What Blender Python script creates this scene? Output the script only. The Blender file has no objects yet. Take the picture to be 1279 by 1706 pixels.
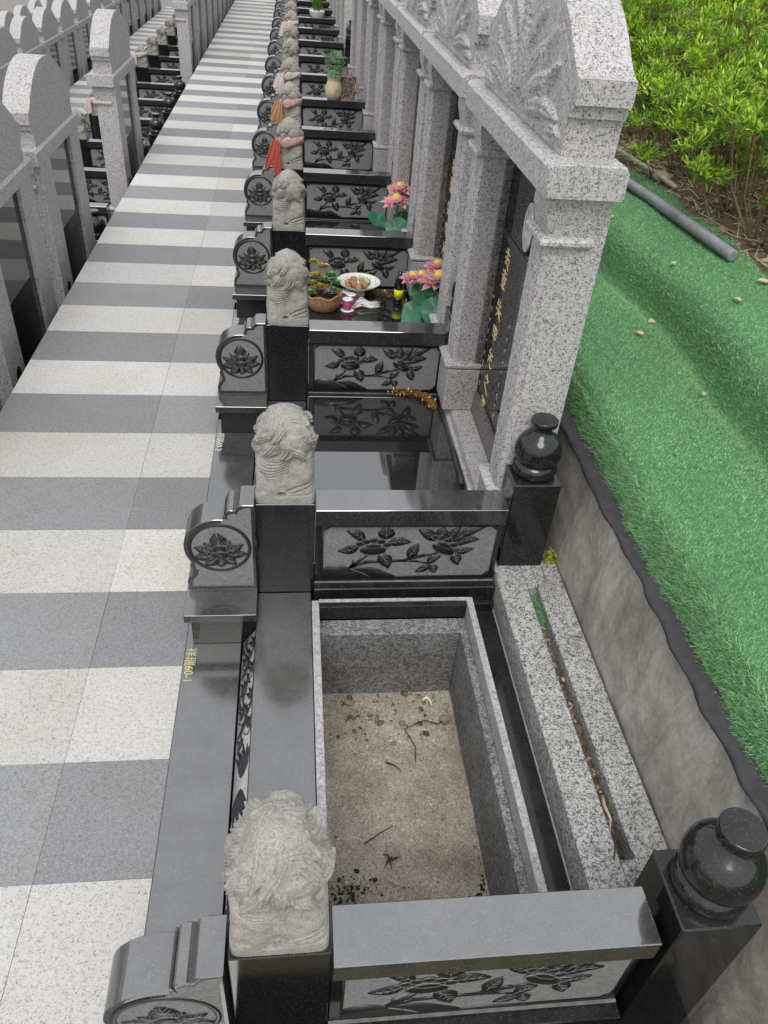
import bpy, bmesh, math, random
import numpy as np
from mathutils import Vector, Matrix, noise as mn
random.seed(7); rng = np.random.default_rng(7)
S = bpy.context.scene
C = S.collection
# ------------------------------------------------------------------ camera
YAW, PIT, ROL, FPX, CAMH = math.radians(8.49660432), math.radians(-38.18421503), math.radians(5.13818165), 1276.93, 1.708
f = Vector((math.sin(YAW)*math.cos(PIT), math.cos(YAW)*math.cos(PIT), math.sin(PIT)))
r = Vector((math.cos(YAW), -math.sin(YAW), 0)); u = r.cross(f)
cr, sr = math.cos(ROL), math.sin(ROL)
cx_, cy_ = cr*r + sr*u, -sr*r + cr*u
M = Matrix(((cx_.x, cy_.x, -f.x, 0), (cx_.y, cy_.y, -f.y, 0), (cx_.z, cy_.z, -f.z, CAMH), (0, 0, 0, 1)))
cam = bpy.data.objects.new('camera', bpy.data.cameras.new('camera')); C.objects.link(cam)
cam.matrix_world = M; cam.data.lens = FPX*36/1706; cam.data.sensor_width = 36
cam.data.clip_start = .05; cam.data.clip_end = 500; S.camera = cam
# ------------------------------------------------------------------ light
W = bpy.data.worlds.new('World'); S.world = W; W.use_nodes = True
wn, wl = W.node_tree.nodes, W.node_tree.links
SUN_EL, SUN_AZ = math.radians(60), math.radians(190)
sky = wn.new('ShaderNodeTexSky'); sky.sky_type = 'NISHITA'; sky.sun_disc = False
sky.sun_elevation = SUN_EL; sky.sun_rotation = SUN_AZ; sky.dust_density = 4; sky.air_density = 1.2
hs = wn.new('ShaderNodeHueSaturation'); hs.inputs['Saturation'].default_value = .22
wl.new(sky.outputs[0], hs.inputs['Color'])
mx = wn.new('ShaderNodeMixRGB'); mx.inputs[0].default_value = .55; mx.inputs[2].default_value = (7.6, 7.8, 8.15, 1)
wl.new(hs.outputs[0], mx.inputs[1])
wl.new(mx.outputs[0], wn['Background'].inputs[0]); wn['Background'].inputs[1].default_value = .12
sl = bpy.data.lights.new('sun', 'SUN'); sl.energy = 1.0; sl.angle = math.radians(30); sl.color = (1, .97, .92)
so = bpy.data.objects.new('sun', sl); C.objects.link(so)
sd = Vector((math.sin(SUN_AZ)*math.cos(SUN_EL), math.cos(SUN_AZ)*math.cos(SUN_EL), math.sin(SUN_EL)))
so.rotation_euler = sd.to_track_quat('Z', 'Y').to_euler()
S.view_settings.view_transform = 'Standard'; S.view_settings.look = 'None'; S.view_settings.gamma = 1
S.view_settings.use_curve_mapping = False; S.view_settings.exposure = 0.55
S.cycles.max_bounces = 6; S.cycles.use_denoising = True

# ------------------------------------------------------------------ materials
def nt(name):
    m = bpy.data.materials.new(name); m.use_nodes = True
    n = m.node_tree.nodes; return m, n, m.node_tree.links, n['Principled BSDF']
def coords(n, l, sc=(1, 1, 1), world=False):
    if world:
        g = n.new('ShaderNodeNewGeometry'); return g.outputs['Position']
    tc = n.new('ShaderNodeTexCoord'); oi = n.new('ShaderNodeObjectInfo')
    mu = n.new('ShaderNodeVectorMath'); mu.operation = 'MULTIPLY_ADD'
    cb = n.new('ShaderNodeCombineXYZ')
    for i in range(3): l.new(oi.outputs['Random'], cb.inputs[i])
    mu.inputs[1].default_value = (37, 61, 23); l.new(cb.outputs[0], mu.inputs[0]); l.new(tc.outputs['Object'], mu.inputs[2])
    return mu.outputs[0]
def ramp(n, l, src, stops, const=False):
    r_ = n.new('ShaderNodeValToRGB'); e = r_.color_ramp.elements
    if const: r_.color_ramp.interpolation = 'CONSTANT'
    while len(e) > 1: e.remove(e[-1])
    e[0].position = stops[0][0]; e[0].color = (*stops[0][1], 1)
    for p_, c_ in stops[1:]:
        q = e.new(p_); q.color = (*c_, 1)
    l.new(src, r_.inputs[0]); return r_.outputs[0]
def noise(n, l, vec, scale, det=3, rough=.55, dist=0):
    t = n.new('ShaderNodeTexNoise'); t.inputs['Scale'].default_value = scale; t.inputs['Detail'].default_value = det
    t.inputs['Roughness'].default_value = rough; t.inputs['Distortion'].default_value = dist
    l.new(vec, t.inputs['Vector']); return t.outputs[0]
def mixc(n, l, a, b, fac, mode='MIX'):
    x = n.new('ShaderNodeMixRGB'); x.blend_type = mode
    for i, v in ((1, a), (2, b), (0, fac)):
        if isinstance(v, (int, float)): x.inputs[i].default_value = v
        elif isinstance(v, tuple): x.inputs[i].default_value = (*v, 1)
        else: l.new(v, x.inputs[i])
    return x.outputs[0]
def bump(n, l, src, b, st=.3, dist=.002):
    k = n.new('ShaderNodeBump'); k.inputs['Strength'].default_value = st; k.inputs['Distance'].default_value = dist
    l.new(src, k.inputs['Height']); l.new(k.outputs[0], b.inputs['Normal'])
def g3(v): return (v, v, v)
def granite(name, stops, scale, rough=.6, bs=.25, dirt=.25, dirtcol=(.55, .5, .42), tint=None, spec=.4, ior=1.5, dsc=6, objvar=0):
    m, n, l, b = nt(name); v = coords(n, l)
    # slightly warped crystals
    wv = n.new('ShaderNodeTexNoise'); wv.inputs['Scale'].default_value = scale*.7; l.new(v, wv.inputs['Vector'])
    ad = n.new('ShaderNodeVectorMath'); ad.operation = 'MULTIPLY_ADD'; ad.inputs[1].default_value = g3(1.1/scale)
    l.new(wv.outputs[1], ad.inputs[0]); l.new(v, ad.inputs[2])
    vo = n.new('ShaderNodeTexVoronoi'); vo.inputs['Scale'].default_value = scale; l.new(ad.outputs[0], vo.inputs['Vector'])
    sp = n.new('ShaderNodeSeparateColor'); l.new(vo.outputs['Color'], sp.inputs[0])
    cl = noise(n, l, v, scale*.22, 3)
    ma = n.new('ShaderNodeMath'); ma.operation = 'MULTIPLY_ADD'; ma.inputs[1].default_value = .75
    l.new(sp.outputs[0], ma.inputs[0]); m2 = n.new('ShaderNodeMath'); m2.operation = 'MULTIPLY_ADD'; m2.inputs[1].default_value = .9; m2.inputs[2].default_value = -.32
    l.new(cl, m2.inputs[0]); l.new(m2.outputs[0], ma.inputs[2])
    col = ramp(n, l, ma.outputs[0], stops)
    big = noise(n, l, v, dsc, 5, .65)
    fac = n.new('ShaderNodeMapRange'); fac.inputs[1].default_value = .42; fac.inputs[2].default_value = .72; fac.inputs[4].default_value = dirt
    l.new(big, fac.inputs[0])
    col = mixc(n, l, col, dirtcol, fac.outputs[0], 'MULTIPLY')
    if objvar:
        oi = n.new('ShaderNodeObjectInfo'); mr = n.new('ShaderNodeMapRange'); mr.inputs[3].default_value = 1-objvar; mr.inputs[4].default_value = 1+objvar*.4
        l.new(oi.outputs['Random'], mr.inputs[0])
        hv = n.new('ShaderNodeHueSaturation'); l.new(mr.outputs[0], hv.inputs['Value']); l.new(col, hv.inputs['Color']); col = hv.outputs[0]
    l.new(col, b.inputs['Base Color']); b.inputs['Roughness'].default_value = rough
    b.inputs['IOR'].default_value = ior
    if bs: bump(n, l, noise(n, l, v, scale*.8, 3), b, bs, .0015)
    return m
def blackgran(name, base=.012, rough=.07, ior=1.9, dust=.03, sc=420, speck=.07):
    m, n, l, b = nt(name); v = coords(n, l)
    vo = n.new('ShaderNodeTexVoronoi'); vo.inputs['Scale'].default_value = sc; l.new(v, vo.inputs['Vector'])
    sp = n.new('ShaderNodeSeparateColor'); l.new(vo.outputs['Color'], sp.inputs[0])
    col = ramp(n, l, sp.outputs[0], [(0, (base, base, base*1.05)), (.8, (base*1.3, base*1.35, base*1.4)), (.97, (speck*.5, speck*.52, speck*.55)), (1, g3(speck))])
    d = noise(n, l, v, 9, 6, .7); dr = n.new('ShaderNodeMapRange'); dr.inputs[1].default_value = .4; dr.inputs[2].default_value = .8
    dr.inputs[3].default_value = dust*.35; dr.inputs[4].default_value = dust*2.2; l.new(d, dr.inputs[0])
    # dust only lies on faces that look up
    g = n.new('ShaderNodeNewGeometry'); sx = n.new('ShaderNodeSeparateXYZ'); l.new(g.outputs['Normal'], sx.inputs[0])
    up = n.new('ShaderNodeMapRange'); up.inputs[1].default_value = .3; up.inputs[2].default_value = .95; up.inputs[3].default_value = .12; l.new(sx.outputs[2], up.inputs[0])
    mm = n.new('ShaderNodeMath'); mm.operation = 'MULTIPLY'; l.new(dr.outputs[0], mm.inputs[0]); l.new(up.outputs[0], mm.inputs[1])
    col = mixc(n, l, col, (.55, .54, .5), mm.outputs[0])
    l.new(col, b.inputs['Base Color'])
    im = n.new('ShaderNodeMapRange'); im.inputs[1].default_value = .3; im.inputs[2].default_value = .8; im.inputs[3].default_value = min(ior, 1.55); im.inputs[4].default_value = ior
    l.new(sx.outputs[2], im.inputs[0]); l.new(im.outputs[0], b.inputs['IOR'])
    rr = n.new('ShaderNodeMapRange'); rr.inputs[3].default_value = rough*.7; rr.inputs[4].default_value = rough*2.2; l.new(d, rr.inputs[0]); l.new(rr.outputs[0], b.inputs['Roughness'])
    return m
def plain(name, col, rough=.5, var=.15, sc=30, bs=0, metal=0, sub=0, spec=None, world=False, bd=.003):
    m, n, l, b = nt(name); v = coords(n, l, world=world)
    nz = noise(n, l, v, sc, 4, .6)
    c = ramp(n, l, nz, [(.3, tuple(x*(1-var) for x in col)), (.7, tuple(min(1, x*(1+var)) for x in col))])
    l.new(c, b.inputs['Base Color']); b.inputs['Roughness'].default_value = rough; b.inputs['Metallic'].default_value = metal
    if bs: bump(n, l, nz, b, bs, bd)
    return m
def leafmat(name, cols, rough=.5, tr=.35, sc=8):
    m, n, l, b = nt(name); v = coords(n, l)
    g = n.new('ShaderNodeNewGeometry')
    c = ramp(n, l, g.outputs['Random Per Island'], [(i/(len(cols)-1), c_) for i, c_ in enumerate(cols)])
    nz = noise(n, l, v, sc, 3); mr = n.new('ShaderNodeMapRange'); mr.inputs[3].default_value = .6; mr.inputs[4].default_value = 1.35; l.new(nz, mr.inputs[0])
    hv = n.new('ShaderNodeHueSaturation'); l.new(mr.outputs[0], hv.inputs['Value']); l.new(c, hv.inputs['Color'])
    l.new(hv.outputs[0], b.inputs['Base Color']); b.inputs['Roughness'].default_value = rough
    t = n.new('ShaderNodeBsdfTranslucent'); l.new(hv.outputs[0], t.inputs[0])
    ms = n.new('ShaderNodeMixShader'); ms.inputs[0].default_value = tr
    l.new(b.outputs[0], ms.inputs[1]); l.new(t.outputs[0], ms.inputs[2]); l.new(ms.outputs[0], n['Material Output'].inputs[0])
    return m

M_light = granite('light_granite', [(0, g3(.04)), (.15, (.1, .098, .097)), (.27, (.26, .252, .25)), (.42, (.4, .385, .38)), (.75, (.5, .483, .475)), (1, g3(.56))], 390, .55, .3, .22, (.72, .68, .58))
M_back = granite('dark_backing_granite', [(0, g3(.02)), (.3, (.06, .055, .05)), (.5, (.16, .15, .14)), (1, (.28, .265, .25))], 320, .35, .1, .2)  # darker stone of the column jambs and rear sill
M_grey = granite('grey_granite', [(0, g3(.05)), (.22, g3(.11)), (.38, (.24, .24, .24)), (.6, (.4, .4, .39)), (1, (.52, .52, .5))], 300, .6, .25, .5, (.6, .55, .45))
M_liner = granite('pit_liner_granite', [(0, g3(.05)), (.35, g3(.11)), (.6, g3(.21)), (1, g3(.34))], 300, .75, .3, .65, (.5, .45, .38), dsc=9)
M_saw = granite('sawn_granite', [(0, g3(.2)), (.5, (.36, .345, .36)), (1, (.5, .48, .49))], 260, .7, .2, .35, (.7, .66, .6), dsc=12)
M_pav_l = granite('pale_paver_granite', [(0, (.2, .192, .182)), (.2, (.38, .368, .35)), (.36, (.51, .497, .475)), (1, (.6, .588, .565))], 470, .8, .35, .42, (.8, .73, .62), objvar=.15, dsc=2.3)
M_pav_g = granite('grey_paver_granite', [(0, (.13, .132, .134)), (.3, (.2, .203, .206)), (.6, (.25, .255, .26)), (1, (.31, .315, .32))], 520, .8, .35, .42, (.82, .78, .72), objvar=.2, dsc=2.3)
M_lion = granite('carved_sandy_granite', [(0, (.19, .182, .165)), (.25, (.25, .241, .22)), (.45, (.31, .298, .27)), (1, (.38, .366, .333))], 480, .95, .35, .5, (.66, .58, .47), dsc=12)
M_black = blackgran('polished_black_granite', .007, .08, 1.5, .02, 420, .05)
M_slab = blackgran('honed_black_granite', .018, .10, 2.75, .055, 520, .12)
M_cop = blackgran('coping_black_granite', .016, .045, 3.1, .05, 520, .12)
M_lid = blackgran('mirror_black_granite', .006, .012, 2.75, .012)
M_tab = blackgran('tablet_black_granite', .005, .02, 1.7, .01)
M_etch = granite('etched_grey_granite', [(0, g3(.12)), (.5, g3(.19)), (1, g3(.26))], 420, .75, .2, .3, (.75, .72, .68))
M_motif = plain('flat_black_relief', (.012, .012, .013), .32, .3, 90)
M_vein = plain('scratched_vein', (.2, .2, .195), .8)
M_etchl = granite('etched_band_granite', [(0, g3(.22)), (.5, g3(.33)), (1, g3(.42))], 420, .75, .2, .3, (.75, .72, .68))
M_gold = plain('gold_paint', (.72, .56, .24), .45, .3, 60)
M_yel = plain('yellow_paint', (.5, .47, .2), .6, .2, 80)
M_whitep = plain('white_paint', (.6, .6, .56), .6)
M_tinsel = plain('gold_tinsel', (.42, .24, .08), .4, .4, 80, metal=.5)
M_joint = plain('mortar', (.16, .155, .145), .95, .3, 60, .3)
M_jointl = plain('pale_joint_grit', (.26, .25, .23), .95, .4, 60, .3)
M_fabric = plain('black_ground_cloth', (.035, .033, .037), .6, .3, 40, .3)
M_pipe = plain('grey_plastic_pipe', (.2, .205, .22), .5, .25, 20, .1)
M_straw = plain('dry_straw', (.5, .42, .26), .8, .3, 50)
M_twig = plain('dark_twig', (.05, .035, .022), .9, .4, 60)
M_white = plain('white_scrap', (.75, .74, .7), .6, .1)
M_wood = plain('weathered_wood', (.42, .37, .28), .85, .25, 40, .3)

# concrete retaining wall
def mk_concrete():
    m, n, l, b = nt('stained_concrete'); v = coords(n, l, world=True)
    st = n.new('ShaderNodeMapping'); st.inputs['Scale'].default_value = (1, 1.2, .5); l.new(v, st.inputs[0])
    a = noise(n, l, st.outputs[0], 7, 10, .78, .9)
    c = ramp(n, l, a, [(.3, (.17, .15, .125)), (.45, (.29, .27, .24)), (.6, (.4, .38, .355)), (.75, (.54, .52, .5))])
    s2 = noise(n, l, v, 60, 5, .7)
    c = mixc(n, l, c, ramp(n, l, s2, [(.35, g3(.7)), (.6, g3(1))]), .7, 'MULTIPLY')
    pv = n.new('ShaderNodeTexVoronoi'); pv.inputs['Scale'].default_value = 55; l.new(v, pv.inputs['Vector'])
    c = mixc(n, l, c, ramp(n, l, pv.outputs['Distance'], [(.06, g3(.35)), (.13, g3(1))]), .6, 'MULTIPLY')
    bl = noise(n, l, v, 2.6, 4, .6); c = mixc(n, l, c, ramp(n, l, bl, [(.4, (.84, .8, .73)), (.6, (1.12, 1.11, 1.09))]), .8, 'MULTIPLY')
    l.new(c, b.inputs['Base Color']); b.inputs['Roughness'].default_value = .95
    bump(n, l, mixc(n, l, a, s2, .4), b, .5, .006); return m
M_conc = mk_concrete()
def mk_sand():
    m, n, l, b = nt('sandy_soil'); v = coords(n, l, world=True)
    a = noise(n, l, v, 6, 5, .65, .3)
    c = ramp(n, l, a, [(.3, (.17, .148, .112)), (.48, (.29, .262, .208)), (.7, (.42, .39, .325))])
    vo = n.new('ShaderNodeTexVoronoi'); vo.inputs['Scale'].default_value = 260; l.new(v, vo.inputs['Vector'])
    sp = n.new('ShaderNodeSeparateColor'); l.new(vo.outputs['Color'], sp.inputs[0])
    c = mixc(n, l, c, ramp(n, l, sp.outputs[0], [(0, g3(.45)), (.2, g3(.85)), (.8, g3(1.05)), (1, g3(1.6))]), .8, 'MULTIPLY')
    l.new(c, b.inputs['Base Color']); b.inputs['Roughness'].default_value = 1
    bump(n, l, vo.outputs['Distance'], b, .5, .003); return m
M_sand = mk_sand()
def mk_soil():
    m, n, l, b = nt('garden_soil'); v = coords(n, l, world=True)
    a = noise(n, l, v, 14, 8, .75, .4)
    c = ramp(n, l, a, [(.3, (.05, .036, .022)), (.5, (.15, .11, .07)), (.65, (.27, .21, .14)), (.8, (.4, .33, .23))])
    l.new(c, b.inputs['Base Color']); b.inputs['Roughness'].default_value = 1
    bump(n, l, noise(n, l, v, 45, 6, .75), b, .9, .02); return m
M_soil = mk_soil()
M_earth = plain('unseen_olive_earth', (.16, .14, .07), .95, .35, 12, .4, world=True)  # olive picked for the added strip's reflection in the nearest pillar
M_ground = plain('bare_ground', (.2, .19, .17), .95, .2, 3, .3, world=True)
M_turfbase = plain('turf_backing', (.07, .19, .075), .9, .3, 60, .4)
M_blade = leafmat('turf_blade', [(.07, .2, .07), (.17, .38, .15), (.31, .56, .28), (.52, .75, .47)], .95, .15, 4)
M_blade.node_tree.nodes['Principled BSDF'].inputs['Specular IOR Level'].default_value = .12
M_leafA = leafmat('bright_shrub_leaf', [(.05, .15, .012), (.16, .34, .02), (.38, .6, .03), (.62, .8, .08)], .45, .4)
M_leafB = leafmat('dark_shrub_leaf', [(.04, .11, .015), (.1, .24, .02), (.2, .36, .03)], .5, .35)
M_leafC = leafmat('grey_green_leaf', [(.12, .16, .08), (.2, .26, .12), (.3, .3, .16)], .6, .3)
M_stem = plain('brown_stem', (.2, .14, .08), .9, .3, 40)
M_gstem = plain('green_stem', (.16, .3, .08), .6, .2, 40)

# ------------------------------------------------------------------ mesh helpers
def meshobj(name, bm, mats, parent=None, smooth=False):
    me = bpy.data.meshes.new(name); bm.to_mesh(me); bm.free()
    for m in (mats if isinstance(mats, (list, tuple)) else [mats]): me.materials.append(m)
    if smooth: me.shade_smooth()
    o = bpy.data.objects.new(name, me); C.objects.link(o)
    if parent: o.parent = parent
    return o
def npobj(name, V, F, mats, parent=None, smooth=False, mi=None):
    me = bpy.data.meshes.new(name)
    V = np.asarray(V, dtype=np.float32); F = np.asarray(F, dtype=np.int32); k = F.shape[1]
    me.vertices.add(len(V)); me.vertices.foreach_set('co', V.ravel())
    me.loops.add(F.size); me.loops.foreach_set('vertex_index', F.ravel())
    me.polygons.add(len(F)); me.polygons.foreach_set('loop_start', np.arange(len(F), dtype=np.int32)*k)
    me.polygons.foreach_set('loop_total', np.full(len(F), k, dtype=np.int32))
    if mi is not None: me.polygons.foreach_set('material_index', np.asarray(mi, dtype=np.int32))
    me.update(calc_edges=True); me.validate()
    for m in (mats if isinstance(mats, (list, tuple)) else [mats]): me.materials.append(m)
    if smooth: me.shade_smooth()
    o = bpy.data.objects.new(name, me); C.objects.link(o)
    if parent: o.parent = parent
    return o
def box(bm, x0, x1, y0, y1, z0, z1, bev=.002):
    g = bmesh.ops.create_cube(bm, size=1)
    for v in g['verts']:
        v.co = ((x0+x1)/2 + v.co.x*(x1-x0), (y0+y1)/2 + v.co.y*(y1-y0), (z0+z1)/2 + v.co.z*(z1-z0))
    if bev:
        es = list({e for v in g['verts'] for e in v.link_edges})
        bmesh.ops.bevel(bm, geom=es, offset=bev, segments=1, affect='EDGES')
def bx(name, x0, x1, y0, y1, z0, z1, mat, parent=None, bev=.002):
    bm = bmesh.new(); box(bm, x0, x1, y0, y1, z0, z1, bev); return meshobj(name, bm, mat, parent)
def prism(bm, pts, a0, a1, axis='y', bev=0):
    # pts: polygon in the plane perpendicular to axis
    def P(p, a):
        return (p[0], a, p[1]) if axis == 'y' else ((a, p[0], p[1]) if axis == 'x' else (p[0], p[1], a))
    A = [bm.verts.new(P(p, a0)) for p in pts]; B = [bm.verts.new(P(p, a1)) for p in pts]
    n_ = len(pts); fs = [bm.faces.new(A), bm.faces.new(B[::-1])]
    for i in range(n_): fs.append(bm.faces.new((A[i], B[i], B[(i+1) % n_], A[(i+1) % n_])))
    bmesh.ops.recalc_face_normals(bm, faces=fs)
    if bev:
        bmesh.ops.bevel(bm, geom=[e for e in {e for f_ in fs[:2] for e in f_.edges}], offset=bev, segments=1, affect='EDGES')
def lathe(bm, prof, cx, cy, seg=40):
    rings = []
    for r_, z in prof:
        rings.append([bm.verts.new((cx+r_*math.cos(2*math.pi*i/seg), cy+r_*math.sin(2*math.pi*i/seg), z)) for i in range(seg)])
    for a, b in zip(rings, rings[1:]):
        for i in range(seg): bm.faces.new((a[i], a[(i+1) % seg], b[(i+1) % seg], b[i]))
    bm.faces.new(rings[0][::-1]); bm.faces.new(rings[-1])
def tube(bm, pts, r0, r1=None, seg=6):
    r1 = r0 if r1 is None else r1; pts = [Vector(p) for p in pts]; rings = []
    for i, p in enumerate(pts):
        d = (pts[min(i+1, len(pts)-1)]-pts[max(i-1, 0)]).normalized()
        a = d.orthogonal().normalized(); b = d.cross(a); rr = r0+(r1-r0)*i/(len(pts)-1)
        rings.append([bm.verts.new(p+rr*(math.cos(2*math.pi*k/seg)*a+math.sin(2*math.pi*k/seg)*b)) for k in range(seg)])
    for i in range(len(rings)-1):
        A, B = rings[i], rings[i+1]
        # align start to avoid twist
        o = min(range(seg), key=lambda s: (B[s].co-A[0].co-(pts[i+1]-pts[i])).length)
        B = B[o:]+B[:o]; rings[i+1] = B
        for k in range(seg): bm.faces.new((A[k], A[(k+1) % seg], B[(k+1) % seg], B[k]))
    bm.faces.new(rings[0][::-1]); bm.faces.new(rings[-1])
def thing(name, label, cat, loc=(0, 0, 0), group=None, scale=None, rz=0):
    o = bpy.data.objects.new(name, None); C.objects.link(o); o.location = loc; o.empty_display_size = .05
    o.rotation_euler = (0, 0, rz); tag(o, label, cat, group)
    if scale: o.scale = scale
    return o
def tag(o, label, cat, group=None):
    o['label'] = label; o['category'] = cat
    if group: o['group'] = group
    return o
def struct(o): o['kind'] = 'structure'; return o
def stuff(o): o['kind'] = 'stuff'; return o
kids = {}
def copy_tree(src, label, loc, scale=None, group=None, skip=()):
    r_ = src.copy(); C.objects.link(r_); r_.location = loc
    if scale: r_.scale = scale
    r_['label'] = label
    if group: r_['group'] = group
    for ch in kids_of(src):
        if ch.name.split('.')[0] in skip: continue
        c = ch.copy(); C.objects.link(c); c.parent = r_
        for g in kids_of(ch):
            d = g.copy(); C.objects.link(d); d.parent = c
    return r_
def kids_of(o):
    if o.name not in kids: kids[o.name] = [c for c in bpy.data.objects if c.parent == o]
    return kids[o.name]

# ------------------------------------------------------------------ terraces, path, ground
g = bx('ground', -150, 60, -60, 250, -3.2, -3.0, M_ground, bev=0); struct(g)
for i in range(4):
    dx, dz = -2.03*i, -.66*i
    o = bx('terrace', -1.178+dx, -.3125+dx, -3, 30, -3.0, -.07+dz, M_joint, bev=0); struct(o)
    o = bx('terrace', -.312+dx, .84+dx, -3, 30, -3.0, -.32+dz, M_joint, bev=0); struct(o)
ORD = ['first', 'second', 'third', 'fourth', 'fifth', 'sixth', 'seventh', 'eighth', 'ninth', 'tenth', 'eleventh', 'twelfth', 'thirteenth', 'fourteenth', 'fifteenth', 'sixteenth', 'seventeenth', 'eighteenth', 'nineteenth', 'twentieth', 'twenty-first', 'twenty-second']
def pave(xl, z, y0, n_, idx0, nm):
    root = bpy.data.objects.new(nm, None); C.objects.link(root); struct(root)
    root.location = (xl, 0, z)
    protos = {}
    for i in range(n_):
        k = idx0+i; ya = y0+.3*i; mat = M_pav_g if k % 2 == 0 else M_pav_l
        for j, (a, b) in enumerate(((0, .615), (.615, .868))):
            key = (j, k % 2)
            if key not in protos:
                bm = bmesh.new(); box(bm, a+.0004, b-.0004, .0004, .2996, -.0034, 0, .0004); protos[key] = meshobj('paver', bm, mat, root); o = protos[key]
            else:
                o = protos[key].copy(); C.objects.link(o)
            o.location = (random.uniform(-.0004, .0004), ya, random.uniform(-.0006, .0004))
    return root
pave(-1.180, 0, .857-.3*5, 82, -5, 'path')
pave(-3.21, -.66, 2.6, 70, 0, 'path')
for i in range(2, 4):
    struct(bx('path', -1.178-2.03*i, -.312-2.03*i, -2, 30, -.066-.66*i, -.66*i-.001, M_pav_l, bev=0))
struct(bx('path_bed', -1.1785, -.3125, -3, 30, -.0695, -.0035, M_jointl, bev=0))

# ------------------------------------------------------------------ carved motifs (u,v in metres on a plate, built in x-z plane, facing -y)
class Flat:
    """raised plates on a plane; fn maps (u,v,h) to xyz"""
    def __init__(s, fn): s.fn = fn; s.V = []; s.F = []; s.m = []
    def poly(s, pts, h=.0016, mi=0, h0=-.001):
        n0 = len(s.V); k = len(pts)
        s.V += [s.fn(p[0], p[1], h0) for p in pts] + [s.fn(p[0], p[1], h) for p in pts]
        c = (sum(p[0] for p in pts)/k, sum(p[1] for p in pts)/k); s.V.append(s.fn(c[0], c[1], h*1.08))
        for i in range(k):
            j = (i+1) % k
            s.F += [(n0+i, n0+j, n0+k+j), (n0+i, n0+k+j, n0+k+i), (n0+k+i, n0+k+j, n0+2*k)]; s.m += [mi]*3
    def strip(s, pts, w0, w1, h=.0016, mi=0, h0=-.001):
        pts = [Vector((p[0], p[1])) for p in pts]; k = len(pts)
        for i in range(k-1):
            wa = w0+(w1-w0)*i/(k-1); wb = w0+(w1-w0)*(i+1)/(k-1)
            d = (pts[i+1]-pts[i]); d.normalize(); n_ = Vector((-d.y, d.x))
            q = [pts[i]-d*wa*.2-n_*wa/2, pts[i+1]+d*wb*.2-n_*wb/2, pts[i+1]+d*wb*.2+n_*wb/2, pts[i]-d*wa*.2+n_*wa/2]
            n0 = len(s.V); s.V += [s.fn(p.x, p.y, h) for p in q] + [s.fn(p.x, p.y, h0) for p in q]
            s.F += [(n0, n0+1, n0+2), (n0, n0+2, n0+3)]; s.m += [mi]*2
            for a in range(4):
                b = (a+1) % 4; s.F += [(n0+a, n0+4+a, n0+4+b), (n0+a, n0+4+b, n0+b)]; s.m += [mi]*2
    def ring(s, c, r0, r1, h=.0014, mi=0, seg=64):
        n0 = len(s.V)
        for i in range(seg):
            a = 2*math.pi*i/seg
            for rr, hh in ((r0, -.001), (r0, h), (r1, h), (r1, -.001)): s.V.append(s.fn(c[0]+rr*math.cos(a), c[1]+rr*math.sin(a), hh))
        for i in range(seg):
            j = (i+1) % seg
            for k in range(3): s.F += [(n0+i*4+k, n0+j*4+k, n0+j*4+k+1), (n0+i*4+k, n0+j*4+k+1, n0+i*4+k+1)]; s.m += [mi]*2
    def leaf(s, b, t, w, h=.0016, bend=0, vein=True):
        b, t = Vector(b), Vector(t); d = t-b; L = d.length; d.normalize(); n_ = Vector((-d.y, d.x)); L_, R_ = [], []
        prof = [(0, .12), (.12, .62), (.28, .95), (.45, 1), (.62, .86), (.78, .56), (.9, .26)]
        for q, ww in prof:
            o = n_*(bend*L*math.sin(q*math.pi)); c = b+d*L*q+o
            L_.append(c+n_*w/2*ww); R_.append(c-n_*w/2*ww)
        s.poly([tuple(p) for p in R_]+[tuple(t)]+[tuple(p) for p in L_[::-1]], h)
        if vein:
            mid = [b+d*L*q+n_*(bend*L*math.sin(q*math.pi)) for q in (.08, .35, .6, .85)]
            s.strip([tuple(p) for p in mid], max(.0006, w*.035), max(.0005, w*.02), h*1.1+.0003, 1, h*.6)
            for q in (.25, .45, .62):
                c = b+d*L*q+n_*(bend*L*math.sin(q*math.pi))
                for sg in (1, -1):
                    e = c+d*w*.32+n_*sg*w*.34*(1.15-q*.7)
                    s.strip([tuple(c), tuple(e)], max(.0005, w*.022), .0005, h*1.1+.0002, 1, h*.6)
    def blob(s, c, rx, ry, n_=20, sc=0, h=.0018, line=True, rot=0):
        P = []
        for i in range(n_):
            a = 2*math.pi*i/n_; k = 1+sc*abs(math.sin(a*2.5))
            x, y = rx*k*math.cos(a), ry*k*math.sin(a)
            P.append((c[0]+x*math.cos(rot)-y*math.sin(rot), c[1]+x*math.sin(rot)+y*math.cos(rot)))
        s.poly(P, h)
        if line: s.strip(P+[P[0]], min(rx, ry)*.05, min(rx, ry)*.05, h+.0004, 1, h*.5)
    def build(s, name, mats, parent): return npobj(name, s.V, s.F, mats, parent, mi=s.m)
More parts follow.
